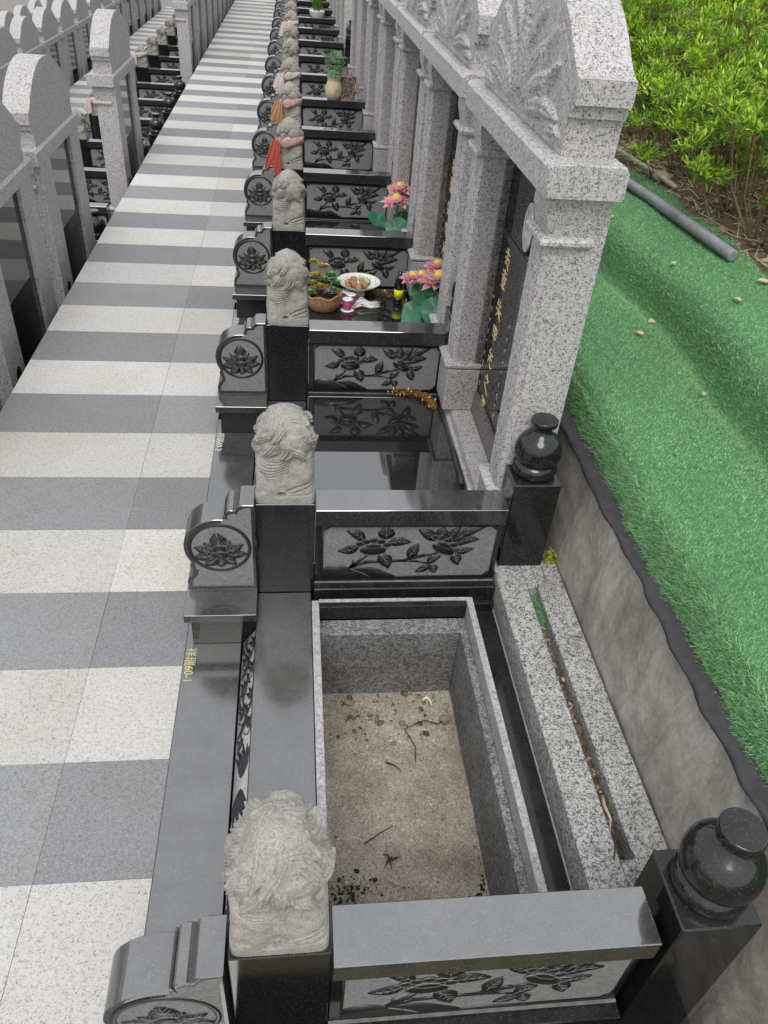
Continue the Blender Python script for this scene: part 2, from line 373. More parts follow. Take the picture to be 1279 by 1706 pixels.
def divider_motif(parent):
    def fn(u_, v_, h): return (u_, .0175-h, v_)
    X = lambda p: (.080+(p[0]-60)/1080*.503, .146+(430-p[1])/340*.196)
    F_ = Flat(fn); k = .503/1080
    lv = [((320, 185), (200, 120), 52, -.1), ((285, 212), (152, 252), 52, .12), ((450, 175), (442, 92), 80, 0), ((462, 203), (606, 196), 52, .08), ((415, 275), (478, 372), 70, .1),
          ((755, 185), (640, 114), 56, -.08), ((785, 165), (800, 98), 62, 0), ((828, 190), (905, 98), 46, .05), ((868, 195), (1062, 100), 52, .1), ((878, 215), (1036, 180), 50, .12),
          ((885, 255), (1006, 240), 40, -.08), ((880, 278), (922, 354), 56, .08), ((600, 300), (652, 203), 56, 0), ((722, 340), (806, 288), 44, .1), ((742, 352), (650, 396), 40, .05), ((760, 350), (778, 406), 46, 0)]
    for b, t, w, bd in lv: F_.leaf(X(b), X(t), w*k*1.3, bend=bd)
    for st, w in (([(240, 362), (330, 283)], 26), ([(240, 358), (330, 328), (450, 320), (560, 320), (680, 292), (790, 266)], 20), ([(560, 320), (660, 325), (722, 340)], 12), ([(250, 355), (252, 315)], 16), ([(590, 305), (650, 290), (700, 275)], 10)):
        F_.strip([X(p) for p in st], w*k, w*k*.6)
    for cx0, cy0, rot in ((372, 232, 0), (815, 228, -.5)):
        for a, rr in ((200, 70), (235, 45), (305, 45), (340, 72), (180, 85), (0, 85)):
            pass
        for j, (ax, ay) in enumerate(((-82, -28), (-48, -42), (0, -50), (48, -42), (86, -20))):
            ca, sa = math.cos(-rot), math.sin(-rot)
            F_.blob(X((cx0+ax*ca-ay*sa, cy0+ax*sa+ay*ca)), 26*k, 20*k, 12, .0, .0018)
        F_.blob(X((cx0, cy0+14)), 80*k, 38*k, 22, .06, .0021, rot=rot)
        F_.blob(X((cx0, cy0-14)), 44*k, 17*k, 16, .15, .0026, rot=rot)
    hill = [(60, 368), (110, 350), (170, 347), (235, 366), (300, 360), (360, 362), (420, 378), (480, 405), (530, 428), (530, 436), (60, 436)]
    F_.poly([X(p) for p in hill], .0012)
    F_.strip([X((240, 372)), X((300, 395)), X((360, 425))], 2*k, 2*k, .0024, 1, .0005)
    # black border around the etched field
    for a in (((60, 430), (1140, 430)), ((60, 94), (1140, 94))): F_.strip([X(p) for p in a], 9*k, 9*k, .0012)
    for a in (((60, 430), (60, 94)), ((1140, 430), (1140, 94))): F_.strip([X(p) for p in a], 10*k, 10*k, .0012)
    for cxx, cyy, sx in ((1140, 430, -1), (60, 94, 1), (1140, 94, -1)):
        F_.poly([X((cxx, cyy)), X((cxx+sx*50, cyy)), X((cxx, cyy-(45 if cyy > 200 else -30)))], .0014)
    return F_.build('carved_flower', [M_motif, M_vein], parent)

# ------------------------------------------------------------------ prototypes (local frame: y = 0 at coping front edge)
def mk_divider():
    t = thing('divider_wall', '', 'low wall')
    bx('coping', .0585, .598, 0, .096, .356, .41, M_cop, t, .0015)
    w = bx('wall_panel', .0585, .597, .02, .08, .126, .3555, M_black, t, .001)
    p = bx('etched_panel', .080, .583, .0185, .0215, .146, .342, M_etch, t, 0)
    divider_motif(p)
    bx('plinth', .0565, .600, -.012, .09, -.06, .1255, M_black, t, .002)
    bm = bmesh.new(); box(bm, .058, .598, .0135, .0195, .1262, .1285, 0); meshobj('mortar_joint', bm, M_joint, t)
    return t
def mk_pillar():
    t = thing('gate_pillar', '', 'pillar')
    bx('shaft', -.106, .0565, .018, .166, .086, .418, M_black, t, .002)
    return t
def lion_mesh():
    """seated guardian lion seen from behind: mane of overlapping locks, combed back, shoulder folds, tail hole"""
    NT, NP, H = 250, 330, .298
    tab = [(0, .0805, .073, 10), (.06, .0805, .073, 9), (.12, .080, .072, 6), (.25, .079, .071, 4.2), (.40, .078, .069, 3.4), (.48, .076, .067, 3), (.54, .076, .067, 2.8), (.60, .078, .071, 2.6), (.68, .0785, .076, 2.4), (.76, .073, .074, 2.4), (.84, .058, .062, 2.2), (.90, .043, .047, 2), (.95, .027, .029, 2), (.98, .013, .014, 2), (1, .003, .003, 2)]
    T = np.linspace(0, 1, NT)[:, None]; PH = (2*np.pi*np.arange(NP)/NP)[None, :]
    tt = np.array([q[0] for q in tab]); it = lambda k: np.interp(T, tt, [q[k] for q in tab])
    c, s_ = np.cos(PH), np.sin(PH); n_ = it(3); rr = (abs(c)**n_+abs(s_)**n_)**(-1/n_)
    X, Y, Z = it(1)*rr*c, it(2)*rr*s_, T*H+0*c
    A_ = ((PH+np.pi/2+np.pi) % (2*np.pi)-np.pi)*.078+0*T          # arc length from the middle of the back
    ns = lambda f_, o: np.array([[mn.noise(Vector((X[i, j]*f_+o, Y[i, j]*f_+o, Z[i, j]*f_))) for j in range(NP)] for i in range(NT)])
    n1, n2, n3 = ns(20, 3), ns(60, 9), ns(190, 1)
    rd = random.Random(21); D = np.zeros_like(X); per = 2*np.pi*.078
    locks = []
    for r_, z0 in enumerate((.280, .252, .227, .203, .182)):
        m = (5, 7, 8, 8, 9)[r_]
        for k in range(m):
            a0 = -per/2+per*(k+.5*(r_ % 2)+rd.uniform(-.2, .2))/m
            sw = (1 if a0 > .02 else -1)*rd.uniform(.2, 1.2)+rd.uniform(-.5, .5)
            locks.append((a0, z0+rd.uniform(-.006, .006), sw, rd.uniform(.046, .068), rd.uniform(.027, .038), rd.uniform(-1, 1), .0050+.0035*rd.random()+.0012*r_))
    best = np.zeros_like(X); fine = np.zeros_like(X)
    for a0, z0, sw, L, w, cv, h in locks:
        da = (A_-a0+per/2) % per-per/2; ca, sa = math.cos(sw), math.sin(sw)
        da = da*np.clip((1-T)/.22, .35, 1)
        q = (-(Z-z0)*ca+da*sa)/L; off = (da*ca+(Z-z0)*sa)+cv*.012*np.sin(np.clip(q, 0, 1)*3.1)
        ww = w/2*np.clip(np.sin(np.clip(q, 0, 1)**.6*np.pi), 0, 1)**.55+1e-5
        e = abs(off)/ww; inside = (q > 0) & (q < 1) & (e < 1)
        hh = h*(1-e**2.4)*(.55+.65*np.clip(q, 0, 1))
        st = .0027*(1-2*abs(np.sin(off/w*np.pi*4.5+cv)))
        up = inside & (hh > best); best = np.where(up, hh, best); fine = np.where(up, st, fine)
    grow = np.clip((1-T)/.20, .12, 1)
    mane = np.clip((T-.515+.05*np.sin(A_*30)*.5)/.03, 0, 1)
    D += mane*grow*(best*1.55-.006+fine+.006*n1)
    back = np.clip((-s_-.5)*4, 0, 1)+0*T; body = (1-mane)*np.clip((T-.09)/.05, 0, 1)
    D += body*(.0045*n1+.0012*n2)
    def groove(pts, w, dep, bk=True):
        nonlocal D
        dist = np.full_like(X, 9.)
        for p, q in zip(pts, pts[1:]):
            dx, dz = q[0]-p[0], q[1]-p[1]; k = np.clip(((A_-p[0])*dx+(Z-p[1])*dz)/(dx*dx+dz*dz), 0, 1)
            dist = np.minimum(dist, np.hypot(A_-p[0]-k*dx, Z-p[1]-k*dz))
        D -= 1.5*dep*np.exp(-(dist/w)**2)*body
    for k in range(6):
        z0 = .158-.0105*k; groove([(-.09+.002*k, z0+.004), (-.065, z0-.008), (-.04, z0-.014), (-.012+.004*k, z0-.013+.002*k), (.012, z0-.006+.003*k)], .0017, .0032)
    for k in range(7): groove([(-.098, .050+.012*k), (-.078, .044+.012*k)], .0016, .0045); groove([(.098, .060+.013*k), (.076, .066+.013*k)], .0016, .003)
    groove([(.10, .085), (.06, .072), (.03, .062), (.014, .050), (.0, .034)], .0030, .0055)
    groove([(.10, .070), (.065, .058), (.035, .046), (.012, .036)], .0022, .004)
    groove([(.10, .045), (.07, .034), (.03, .029), (-.02, .028), (-.055, .026), (-.10, .034)], .0022, .0045)
    groove([(.02, .155), (.0, .115), (-.006, .08), (-.004, .05)], .014, .006)
    groove([(-.06, .10), (-.045, .07), (-.05, .04)], .010, .004)
    D += body*.0065*np.exp(-((A_-.055)/.028)**2-((Z-.100)/.030)**2)*back
    # toothy chiselled side edge, tail hole, muzzle on the far side
    D -= np.where(s_ < -.3, .022*np.exp(-(((X+.010)/.0105)**2+((Z-.030)/.0078)**2)**2), 0)
    D += np.where((T > .58) & (T < .84) & (s_ > .75), .022*(s_-.75)*4*np.sin((T-.58)/.26*np.pi), 0)*1.0
    D += .0004*n3+.0004*n2
    nzc = np.where(T < .62, 0, (T-.62)*1.8)
    V = np.stack([X+c*D, Y+s_*D, Z+D*nzc], -1).reshape(-1, 3)
    idx = np.arange(NT*NP).reshape(NT, NP); a = idx[:-1]; b = idx[1:]
    F = np.stack([a, np.roll(a, -1, 1), np.roll(b, -1, 1), b], -1).reshape(-1, 4)
    me_o = npobj('stone_lion', V, F, M_lion, None, smooth=True)
    bm = bmesh.new(); bm.from_mesh(me_o.data); bm.verts.ensure_lookup_table()
    bm.faces.new([bm.verts[i] for i in range(NP)][::-1]); bm.faces.new([bm.verts[(NT-1)*NP+i] for i in range(NP)])
    bmesh.ops.recalc_face_normals(bm, faces=bm.faces)
    bm.to_mesh(me_o.data); bm.free(); me_o.data.shade_smooth()
    return me_o
def mk_drum():
    t = thing('drum_stone', '', 'drum stone')
    bx('pedestal', -.290, -.108, -.104, .088, .0045, .1075, M_black, t, .002)
    bx('cap_slab', -.306, -.1065, -.120, .092, .108, .135, M_slab, t, .001)
    pts = [(-.108, .1355), (-.108, .437), (-.130, .437)]
    def arc(cx, cz, r_, a0, a1, n_=8): return [(cx+r_*math.cos(math.radians(a0+(a1-a0)*i/n_)), cz+r_*math.sin(math.radians(a0+(a1-a0)*i/n_))) for i in range(n_+1)]
    pts += arc(-.135, .417, .020, 95, 160, 5) + arc(-.168, .402, .018, 40, 150, 6)[1:] + arc(-.193, .392, .012, 20, 80, 3)
    pts += arc(-.205, .290, .098, 82, 215, 26)
    pts += [(-.292, .222), (-.282, .205), (-.286, .190), (-.297, .178), (-.303, .160), (-.300, .145), (-.302, .1355)]
    bm = bmesh.new(); prism(bm, pts, -.011, .080, 'y', .0015); p = meshobj('drum_panel', bm, M_slab, t)
    # etched field inset (slightly proud sheet) and polished line work
    fn = lambda u_, v_, h: (u_, -.0112-h, v_)
    E_ = Flat(fn)
    inner = [(-.116, .146), (-.116, .428), (-.132, .428)]+[(q[0]+.004, q[1]-.011) for q in arc(-.135, .417, .020, 95, 160, 5)+arc(-.168, .402, .018, 40, 150, 6)[1:]+arc(-.193, .392, .012, 20, 80, 3)]+[(-.199, .376)]
    inner += arc(-.205, .290, .086, 84, 214, 22)+[(-.276, .218), (-.268, .205), (-.272, .188), (-.284, .172), (-.290, .158), (-.288, .146)]
    bm = bmesh.new(); prism(bm, inner, -.0122, -.0108, 'y'); meshobj('etched_field', bm, M_etch, p)
    F_ = Flat(lambda u_, v_, h: (u_, -.0122-h, v_))
    F_.ring((-.205, .290), .077, .0865)
    c0 = (-.205, .262); S_ = .081
    for a, L, w, b0 in ((96, 1.12, .62, .25), (60, .80, .5, .22), (132, .84, .5, .22), (32, 1.0, .46, .2), (156, 1.0, .46, .2), (4, .98, .42, .15), (186, .98, .44, .15), (-38, .72, .4, .1), (-90, .56, .5, .06), (-142, .74, .42, .1)):
        d = (math.cos(math.radians(a)), math.sin(math.radians(a)))
        F_.leaf((c0[0]+d[0]*S_*b0, c0[1]+d[1]*S_*b0), (c0[0]+d[0]*S_*L*.95, c0[1]+d[1]*S_*L*.95), w*S_, bend=.05 if a < 90 else -.05, h=.0013+.0003*(a % 3))
    F_.blob((c0[0], c0[1]+.002), .024, .013, 14, .1, .0022)
    F_.blob((c0[0], c0[1]+.022), .02, .017, 14, .1, .0018)
    F_.build('carved_lotus', [M_motif, M_vein], p)
    return t
URN = [(.050, .455), (.059, .4555), (.0635, .462), (.065, .473), (.0635, .484), (.058, .4915), (.0545, .4935), (.0535, .496), (.058, .501), (.0650, .511), (.0675, .524), (.0670, .540), (.0625, .556), (.054, .570), (.043, .580), (.033, .587), (.0265, .594), (.0245, .602), (.0255, .609), (.031, .614), (.0365, .617), (.038, .622), (.0375, .629), (.0355, .6315), (.033, .632), (.001, .6322)]
def mk_rear():
    t = thing('urn_post', '', 'stone post')
    bx('pedestal', .618, .756, 0, .136, -.06, .455, M_black, t, .003)
    bm = bmesh.new(); lathe(bm, URN, .690, .072, 44); o = meshobj('urn_finial', bm, M_black, t, smooth=True)
    return t
def band_fn(y_, s_, h):   # y along, s 0..1 up the slope
    x0, z0, x1, z1 = -.149, .012, -.109, .070
    nx, nz = -(z1-z0), (x1-x0); k = math.hypot(nx, nz); nx, nz = nx/k, nz/k
    return (x0+(x1-x0)*s_+nx*h, y_, z0+(z1-z0)*s_+nz*h)
def mk_base(vacant):
    t = thing('grave_base', '', 'grave')
    bx('front_slab', -.311, -.1535, .10, 1.13, -.06, .004, M_slab, t, .0015)
    bm = bmesh.new(); prism(bm, [(-.1525, -.02), (-.149, .009), (-.1085, .0715), (-.08, .0715), (-.08, -.02)], .095, 1.03, 'y', 0); b = meshobj('carved_band', bm, M_black, t)
    F_ = Flat(band_fn); H_ = .0705
    F_.poly([(.10, .04), (1.03, .04), (1.03, .98), (.10, .98)], .0003, 2, -.0005)
    def L(y, s_, a, ln, w, bd=.1):  # leaf in metric (y, s*H)
        s2 = Flat(lambda p, q, h: band_fn(p, q/H_, h+.0004)); d = (math.cos(a), math.sin(a))
        s2.leaf((y, s_*H_), (y+d[0]*ln, min(.066, max(.004, s_*H_+d[1]*ln))), w, h=.0012, bend=bd, vein=False)
        n0 = len(F_.V); F_.V += s2.V; F_.F += [tuple(i+n0 for i in f_) for f_ in s2.F]; F_.m += s2.m
    def St(pts, w0, w1):
        s2 = Flat(lambda p, q, h: band_fn(p, q/H_, h+.0004)); s2.strip(pts, w0, w1, .0012)
        n0 = len(F_.V); F_.V += s2.V; F_.F += [tuple(i+n0 for i in f_) for f_ in s2.F]; F_.m += s2.m
    c = .56
    for sg in (1, -1):
        for a, ln in ((.25, .09), (.55, .085), (.85, .07), (0, .1), (-.25, .095), (-.5, .08)): L(c+sg*.015, .5, a if sg > 0 else math.pi-a, ln, .016, .08)
        for y_, ph in ((.14, 0), (.2, 1), (.27, 2), (.33, 0), (.39, 1)):
            yy = c+sg*y_
            St([(yy, .01+.04*(ph % 2)), (yy+sg*.03, .03), (yy+sg*.06, .055-.035*(ph % 2)), (yy+sg*.09, .04)], .008, .003)
            St([(yy+sg*.01, .02+.03*(ph % 2)), (yy+sg*.04, .045-.02*(ph % 2)), (yy+sg*.075, .03)], .005, .002)
            L(yy, .25+.5*(ph % 2), .4 if sg > 0 else math.pi-.4, .055, .014, .15)
            L(yy+sg*.02, .8-.5*(ph % 2), -.3 if sg > 0 else math.pi+.3, .05, .012, -.15)
    for sg in (1, -1):
        for q in np.arange(.10, .45, .045):
            yy = c+sg*q; ph = int(round(q/.045)) % 2
            for da, ln in ((.2, .045), (.65, .035), (-.3, .04)):
                L(yy, .2+.6*ph, (da if not ph else -da) if sg > 0 else math.pi-(da if not ph else -da), ln, .011, .18)
            arc_ = [(yy+.016*math.cos(t), .035+(.018 if ph else -.010)+.014*math.sin(t)) for t in np.linspace(0, 4.6, 9)]
            St(arc_, .005, .0025)
    npobj('carved_scroll', F_.V, F_.F, [M_motif, M_vein, M_etchl], b, mi=F_.m)
    bx('seat_slab', -.1085, .0485, .168, 1.1615 if vacant else 1.146, .045, .086, M_slab, t, .0015)
    bm = bmesh.new(); box(bm, .0605, .603, .097, 1.117, -.30, -.26, 0)
    meshobj('pit_bed', bm, M_joint, t)
    if vacant:
        bx('rim', .050, .071, .10, 1.115, -.26, .098, M_saw, t, .001)          # left slab
        bx('rim', .0715, .510, 1.0845, 1.1035, .050, .100, M_black, t, .001)      # back, black
        bx('rim', .0715, .510, 1.1037, 1.115, .03, .103, M_saw, t, .0005)
        bx('rim', .5105, .5300, .10, 1.115, -.26, .103, M_saw, t, .001)          # right slab
        bx('liner', .0715, .486, 1.025, 1.0843, -.26, .046, M_liner, t, .002)
        bx('liner', .4865, .5100, .10, 1.0843, -.26, .046, M_liner, t, .002)
        bx('gutter', .5305, .6030, .097, 1.117, -.05, .040, M_black, t, .001)
        bx('gutter', .0495, .6030, 1.1175, 1.1325, -.05, .070, M_black, t, .001)
    return t

def mk_lid():
    return bx('cover_slab', .0515, .583, .100, 1.112, .060, .128, M_lid, None, .003)

# headstone -------------------------------------------------------
def column(parent, ya, yb):
    """granite column: fluted shaft, base block, ring, capital"""
    bm = bmesh.new()
    # shaft profile in xy with chamfered and grooved corners on the -x side
    x0, x1 = .600, .732
    ch = .014; pts = [(x1, ya), (x0+ch+.006, ya), (x0+ch+.006, ya+.003), (x0+ch, ya+.003), (x0+.003, ya+ch), (x0+.003, ya+ch+.006), (x0, ya+ch+.006)]
    n_ = 3; span = (yb-ya)-2*(ch+.006)
    for k in range(n_):
        y_ = ya+ch+.006+span*(k+.5)/n_
        pts += [(x0, y_-.007), (x0+.003, y_-.004), (x0+.003, y_+.004), (x0, y_+.007)]
    pts += [(x0, yb-ch-.006), (x0+.003, yb-ch-.006), (x0+.003, yb-ch), (x0+ch, yb-.003), (x0+ch+.006, yb-.003), (x0+ch+.006, yb), (x1, yb)]
    prism(bm, pts, .360, 1.1168, 'z')
    shaft = meshobj('column', bm, M_light, parent)
    j0, j1 = (yb+.0015, yb+.020) if ya < .5 else (ya-.020, ya-.0015)
    bm = bmesh.new(); box(bm, .6885, .7155, j0, j1, .370, 1.090, .001)
    meshobj('backing', bm, M_back, shaft)
    k0, k1 = (yb+.0015, yb+.10) if ya < .5 else (ya-.10, ya-.0015)
    bm = bmesh.new(); box(bm, .7285, .7480, k0, k1, .2465, 1.213, .001); box(bm, .7325, .7480, ya, yb, .2465, 1.213, .001)
    meshobj('rear_pilaster', bm, M_light, shaft)
    bm = bmesh.new(); box(bm, x0-.014, .7145, ya-.022, yb+.022, .157, .335, .004)
    meshobj('base_block', bm, M_light, shaft)
    def ring(z, h, e, nm):
        bm = bmesh.new()
        prof = [(0, 0), (e*.7, h*.1), (e, h*.35), (e, h*.65), (e*.7, h*.9), (0, h)]
        base = [(x0, ya), (x1-.001, ya), (x1-.001, yb), (x0, yb)]
        rings = []
        for o, dz in prof:
            rings.append([bm.verts.new(p) for p in ((x0-o, ya-o, z+dz), (.7150, ya-o, z+dz), (.7150, yb+o, z+dz), (x0-o, yb+o, z+dz))])
        for a, b in zip(rings, rings[1:]):
            for i in range(4): bm.faces.new((a[i], a[(i+1) % 4], b[(i+1) % 4], b[i]))
        bm.faces.new(rings[0][::-1]); bm.faces.new(rings[-1]); meshobj(nm, bm, M_light, shaft)
    ring(.335, .026, .024, 'ring'); ring(1.092, .026, .015, 'ring')
    bm = bmesh.new()
    A = [(x0+.004, ya+.003, 1.117), (.7325, ya+.003, 1.117), (.7325, yb-.003, 1.117), (x0+.004, yb-.003, 1.117)]
    Bp = [(x0-.008, ya-.004, 1.165), (.7325, ya-.004, 1.165), (.7325, yb+.004, 1.165), (x0-.008, yb+.004, 1.165)]
    Cp = [(x0-.008, ya-.004, 1.2135), (.7325, ya-.004, 1.2135), (.7325, yb+.004, 1.2135), (x0-.008, yb+.004, 1.2135)]
    R_ = [[bm.verts.new(p) for p in q] for q in (A, Bp, Cp)]
    for a, b in zip(R_, R_[1:]):
        for i in range(4): bm.faces.new((a[i], a[(i+1) % 4], b[(i+1) % 4], b[i]))
    bm.faces.new(R_[0][::-1]); bm.faces.new(R_[-1]); meshobj('capital', bm, M_light, shaft)
YB0, YB1, YC = .125, 1.160, .6425
def ped_top(y_):  # top profile
    s_ = abs(y_-YC)/((YB1-YB0)/2-.04); s_ = min(1, s_)
    return 1.452+.185*max(0, math.cos(math.pi/2*s_))**(.86+.8*s_**6)
def mk_pediment(parent):
    h0 = (YB1-YB0)/2-.04; N = 48
    ys = [YC-h0+2*h0*i/N for i in range(N+1)]
    top = [(y_, ped_top(y_)) for y_ in ys]
    body = [(ys[0], 1.400)]+top+[(ys[-1], 1.400), (ys[-1]-.016, 1.400), (ys[-1]-.018, 1.372), (ys[-1]-.034, 1.370), (ys[-1]-.036, 1.2885), (ys[0]+.036, 1.2885), (ys[0]+.034, 1.370), (ys[0]+.018, 1.372), (ys[0]+.016, 1.400)]
    bm = bmesh.new(); prism(bm, body, .607, .738, 'x', .002); p = meshobj('pediment', bm, M_light, parent)
    # carved relief on the front (-x)
    NU, NV = 110, 60; V = []; 
    lf = []
    rr = random.Random(3)
    for sg in (1, -1):
        for (a, b, c_, d_, w) in ((0, .05, .10, .22, .07), (.02, .04, .2, .18, .06), (.05, .03, .3, .12, .055), (.1, .02, .38, .05, .05), (.02, .12, .16, .25, .05), (.22, .02, .33, .16, .045), (.16, .1, .28, .22, .045), (.3, .0, .42, .02, .03), (.12, .02, .2, .1, .04)):
            lf.append((sg*a, b, sg*c_, d_, w))
    lf.append((0, .08, 0, .28, .09))
    def hgt(u_, v_):
        h = 0
        for k, (a, b, c_, d_, w) in enumerate(lf):
            dx, dz = c_-a, d_-b; L = math.hypot(dx, dz); q = ((u_-a)*dx+(v_-b)*dz)/(L*L); 
            if -.05 < q < 1.02:
                off = ((u_-a)*dz-(v_-b)*dx)/L+.018*math.sin(q*3.1)*(1 if c_ > 0 else -1)
                ww = w*.5*math.sin(max(0, min(1, q))**.7*math.pi)**.6+1e-4
                e = abs(off)/ww
                if e < 1: h = max(h, (.010+.006*((k*37) % 5)/4)*(1-e**3)*(1-.35*math.exp(-(off/.004)**2)) + .0015*math.sin(q*60+e*4))
        return h
    for i in range(NU+1):
        y_ = ys[0]+.03+(2*h0-.06)*i/NU; tp = ped_top(y_)-.028
        for j in range(NV+1):
            z = 1.305+(tp-1.305)*j/NV
            edge = min(1, min(i, NU-i)/4, min(j, NV-j)/3)
            V.append((.6065-edge*(hgt(y_-YC, z-1.30)+.0012), y_, z))
    idx = np.arange((NU+1)*(NV+1)).reshape(NU+1, NV+1)
    F_ = np.stack([idx[:-1, :-1], idx[:-1, 1:], idx[1:, 1:], idx[1:, :-1]], -1).reshape(-1, 4)
    npobj('carved_leaves', V, F_, M_light, p, smooth=True)
    return p
GLY = [  # brush-like strokes for the gilded writing (units of the character cell)
    [[(.3, .9), (.5, .8)], [(.15, .7), (.8, .75)], [(.5, .95), (.45, .45), (.2, .1)], [(.2, .45), (.8, .5), (.75, .2)], [(.45, .3), (.85, .02)]],
    [[(.2, .88), (.75, .9)], [(.48, 1), (.48, .6)], [(.15, .65), (.85, .68)], [(.25, .5), (.7, .5), (.7, .3), (.25, .3), (.25, .5)], [(.5, .3), (.45, 0)], [(.2, .1), (.8, .12)]],
    [[(.3, .95), (.2, .6)], [(.15, .7), (.8, .78)], [(.55, .95), (.5, .4)], [(.1, .42), (.9, .48)], [(.5, .4), (.15, .02)], [(.5, .4), (.88, .05)]],
    [[(.2, .9), (.2, .3)], [(.2, .9), (.78, .92), (.75, .35)], [(.2, .62), (.75, .64)], [(.2, .35), (.75, .36)], [(.48, .98), (.5, 0)]],
    [[(.35, 1), (.15, .7)], [(.2, .78), (.8, .82)], [(.5, .8), (.45, .2), (.7, .05), (.85, .2)], [(.15, .5), (.75, .55)], [(.3, .45), (.12, .1)]],
    [[(.45, 1), (.6, .88)], [(.15, .75), (.8, .8), (.3, .35)], [(.2, .35), (.45, .2), (.9, .0)]],
    [[(.15, .9), (.85, .92)], [(.35, 1), (.32, .8)], [(.65, 1), (.66, .8)], [(.25, .75), (.72, .76), (.7, .5), (.25, .5), (.25, .75)], [(.1, .4), (.9, .42)], [(.48, .4), (.5, .05)], [(.15, .05), (.88, .06)]]]
def text_mesh(body, size, name, mat, parent, extr=.0004):
    cu = bpy.data.curves.new(name, 'FONT'); cu.body = body; cu.size = size; cu.extrude = extr
    cu.align_x = 'LEFT'; o = bpy.data.objects.new(name+'_tmp', cu); C.objects.link(o)
    bpy.context.view_layer.update()
    me = bpy.data.meshes.new_from_object(o.evaluated_get(bpy.context.evaluated_depsgraph_get()))
    bpy.data.objects.remove(o); bpy.data.curves.remove(cu); me.name = name
    me.materials.clear(); me.materials.append(mat)
    k = bpy.data.objects.new(name, me); C.objects.link(k)
    if parent: k.parent = parent
    return k
def mk_headstone():
    t = thing('headstone', '', 'headstone')
    bm = bmesh.new(); prism(bm, [(.606, -.05), (.606, .125), (.618, .127), (.622, .155), (.700, .157), (.700, -.05)], .118, 1.165, 'y', .001); meshobj('sill', bm, M_light, t)
    bx('rear_sill', .7012, .775, .118, 1.165, -.05, .245, M_back, t, .001)
    column(t, .160, .285); column(t, .985, 1.110)
    tb = bx('tablet', .716, .728, .2860, .9840, .2455, 1.2135, M_tab, t, .001)
    # gilded writing, two columns of small digits, oval portrait
    F_ = Flat(lambda y_, z, h: (.7157-h, y_, z))
    zs = [.81, .735, .627, .531, .435, .336, .245]
    for ch, z in zip(GLY, zs):
        F_ = Flat(lambda y_, z, h: (.7157-h, y_, z))
        sz = .068 if z > .3 else .055
        for si, st in enumerate(ch): F_.strip([(.86+(.5-q[0])*.088, z-sz/2+q[1]*sz) for q in st], .0085, .0045, .0012+.0002*si, 0, 0)
        F_.build('gilded_character', [M_gold, M_gold], tb)
    F_ = Flat(lambda y_, z, h: (.7157-h, y_, z))
    for yc in (.70, .955):
        for k in range(9):
            z = .62-.043*k; ch = GLY[(k*3+1) % 7]
            if k % 2: ch = [[(.4, .9), (.5, .1)], [(.3, .7), (.6, .75)]]
            for st in ch[:3]: F_.strip([(yc+(.5-q[0])*.016, z+q[1]*.022) for q in st], .002, .0014, .001, 0, 0)
    F_.build('small_writing', [M_whitep, M_whitep], tb)['kind'] = 'stuff'
    def oval(a, b, x, nm, mat, dep):
        bm = bmesh.new(); prism(bm, [(.64+a*math.cos(2*math.pi*i/36), .985+b*math.sin(2*math.pi*i/36)) for i in range(36)], x, x+dep, 'x', .001); return meshobj(nm, bm, mat, tb)
    oval(.062, .085, .700, 'portrait_frame', M_black, .0155); oval(.05, .072, .6975, 'portrait_plate', M_por, .0035)
    bx('carved_strip', .7125, .7165, .30, .97, .858, .880, M_slab, tb, .0005)
    bm = bmesh.new(); prism(bm, [(.566, 1.2145), (.566, 1.276), (.578, 1.2885), (.742, 1.2885), (.752, 1.276), (.752, 1.2145)], YB0-.003, YB1+.003, 'y', .0015); meshobj('lintel', bm, M_light, t)
    mk_pediment(t)
    return t
M_por = plain('faded_portrait', (.45, .47, .47), .25, .5, 25)

Y0 = [.493, 1.638, 2.760, 3.850, 4.960, 6.085, 7.165, 8.309, 9.427, 10.554, 11.675, 12.82]+[12.82+1.128*i for i in range(1, 12)]
P_div, P_pil, P_drum, P_rear = mk_divider(), mk_pillar(), mk_drum(), mk_rear()
P_open, P_closed = mk_base(True), mk_base(False)
lidk = mk_lid(); lidk.parent = P_closed
P_head = mk_headstone(); P_lion = lion_mesh()
SRC = dict(div=P_div, pil=P_pil, drum=P_drum, rear=P_rear, open=P_open, closed=P_closed, head=P_head, lion=P_lion)
def place(kind, first, label, loc, group, scale=None, rz=None):
    s_ = SRC[kind]
    if first.get(kind) is None:
        first[kind] = 1; o = s_; o.location = loc; o['label'] = label; o['group'] = group
        if scale: o.scale = scale
    else: o = copy_tree(s_, label, loc, scale, group)
    if rz is not None: o.rotation_euler = (0, 0, rz)
    return o
P_lion['category'] = 'stone lion'
used = {}
VAC = {0, 8}
LION = {0: 'largest roughly carved stone lion, on the nearest black pillar at the bottom', 1: 'pale stone lion on the black pillar beside the bare reflecting cover slab', 2: 'stone lion on the pillar beside the basket of succulents',
        3: 'grey stone lion on the pillar just nearer than the red scarf lion', 4: 'stone lion wearing the bright red scarf', 5: 'stone lion wearing the faded pink and orange scarf', 6: 'stone lion wearing the pale pink scarf'}
GN = {0: 'empty open pit grave', 1: 'bare reflecting grave slab', 2: 'grave with the bowl and basket offerings'}
def gname(k): return ''
